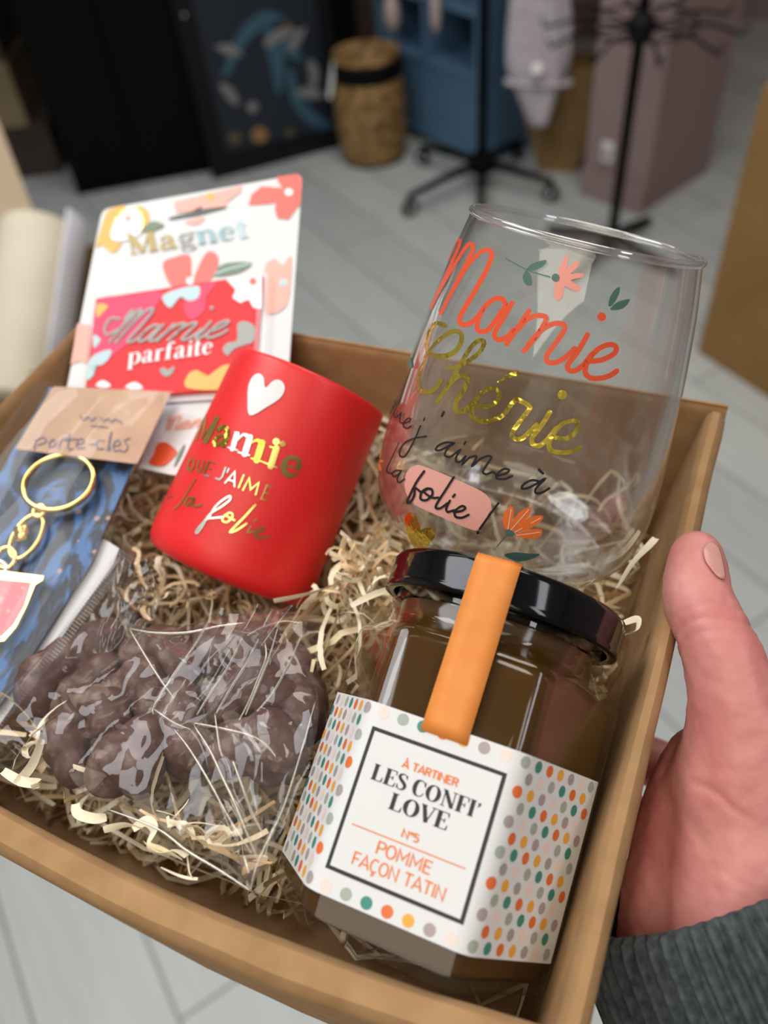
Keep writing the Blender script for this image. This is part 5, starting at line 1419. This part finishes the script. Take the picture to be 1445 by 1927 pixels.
# ---- big cardboard carton at the right
K['carton'] = noisy(mat('carton_board', rough=.8), (.27, .145, .04), (.33, .18, .055), 5)
a, b = h2(G(1312, 662)), h2(G(1445, 748)); u_ = (b - a).normalized(); b = a + u_ * .55; zc = zat(a, 165)
ct = thing('cardboard_carton', 'large closed brown cardboard carton on the floor at the right', 'carton', fm(a.lerp(b, .5)))
quadbox('carton_body', a, b, .40, 0, zc, K['carton'], ct)
bk_ = Vector((-u_.y, u_.x, 0))
quadbox('top_flap', a + bk_ * .0, b + bk_ * .0, .197, zc, zc + .005, K['carton'], ct); quadbox('top_flap', a + bk_ * .203, b + bk_ * .203, .197, zc, zc + .005, K['carton'], ct)
# ---- things at the left edge
lb = h2(G(40, 345))
K['dim_card'] = noisy(mat('dim_board', rough=.8), (.20, .15, .075), (.25, .19, .10), 6); K['dark_card'] = noisy(mat('dark_board', rough=.8), (.035, .025, .018), (.05, .036, .026), 6)
a = lb + Vector((-.42, .0, 0)); b = lb + Vector((.10, .02, 0)); z1 = zat(b, 240); z2 = zat(b, 120)
for nme, zz0, zz1, m, lb_ in (('storage_box', 0, z1, K['dark_card'], 'dark brown box on the floor left of the black cabinet'), ('storage_box', z1, z2, K['dim_card'], 'tan cardboard box on top of the dark brown box'), ('storage_box', z2, 1.25, K['dark_card'], 'black-brown box topmost of the stack left of the cabinet')):
    off = Vector((0, .02, 0)) if zz0 else Vector((.06, .03, 0))
    t = thing(nme, lb_, 'box', fm(a.lerp(b, .5) + Vector((0, 0, zz0))))
    quadbox('box_body', a + off, b + off, .35, zz0 + .0, zz1 - .012, m, t); quadbox('lid', a + off + Vector((-.004, -.004, 0)), b + off + Vector((.004, -.004, 0)), .358, zz1 - .03, zz1, m, t)
# open carton with rolls standing in it, close to the left
oc_ = h2(G(30, 760)) + Vector((-.05, .12, 0)); oc_ = h2(P(40, 640, 1.28)); zo = P(110, 610, 1.20).z
opn = thing('open_carton', 'open brown carton at the left edge holding rolled paper', 'carton', fm(oc_))
for sx, sy, wx, wy in ((0, .17, .42, .006), (0, -.17, .42, .006), (.21, 0, .006, .34), (-.21, 0, .006, .34)):
    MB().box((sx, sy, zo / 2), (wx, wy, zo)).build('wall_board', K['brown'], opn, world=False, smooth=False)
MB().box((0, 0, .004), (.42, .34, .008)).build('bottom_board', K['brown'], opn, world=False, smooth=False)
K['cream'] = noisy(mat('cream_paper', rough=.7), (.60, .53, .41), (.66, .59, .46), 8)
p0, p1 = P(30, 760, 1.16), P(78, 435, 1.22); ax_ = (p1 - p0).normalized()
rl = thing('paper_roll', 'fat cream paper roll standing in the open carton at the left edge', 'paper roll', Mloc(p0))
zz = ax_; xx = Vector((1, 0, 0)); xx = (xx - zz * xx.dot(zz)).normalized(); yy = zz.cross(xx); ln_ = (p1 - p0).length
RM = Matrix(((xx.x, yy.x, zz.x, p0.x), (xx.y, yy.y, zz.y, p0.y), (xx.z, yy.z, zz.z, p0.z), (0, 0, 0, 1)))
fixn(MB().lathe([(.012, 0), (.055, 0), (.056, .004), (.0565, ln_ - .004), (.055, ln_), (.03, ln_), (.028, ln_ - .02), (.012, ln_ - .02)], 48, M=RM, closed=True).build('roll_body', K['cream'], rl))
v_ = []; f_ = []
for i in range(25):
    a_ = -.6 + 1.5 * i / 24; r = .0600 + .004 * i / 24
    for z in (.02, ln_ * .4, ln_ * .8, ln_ + .018): v_.append(RM @ Vector((r * math.cos(a_), r * math.sin(a_), z)))
for i in range(24):
    for j in range(3): f_.append((i * 4 + j, i * 4 + j + 1, i * 4 + j + 5, i * 4 + j + 4))
tis = obj('loose_wrap', v_, f_, mat('tissue_white', (.70, .70, .76), .6), rl); sm = tis.modifiers.new('t', 'SOLIDIFY'); sm.thickness = .001
PB_ = Plane.three(P(0, 250, 1.62), P(58, 400, 1.58), P(0, 560, 1.52))
kb = slab('kraft_panel', [PB_.at(*q) for q in ((-30, 170), (0, 238), (64, 400), (30, 470), (0, 620), (-120, 640), (-150, 200))], .006, noisy(mat('kraft_light', rough=.8), (.42, .32, .21), (.47, .36, .24), 8), None, n=PB_.n, M=Mloc(PB_.at(-20, 600)))
tag(kb, 'light brown kraft panel leaning behind the cream roll', 'panel')
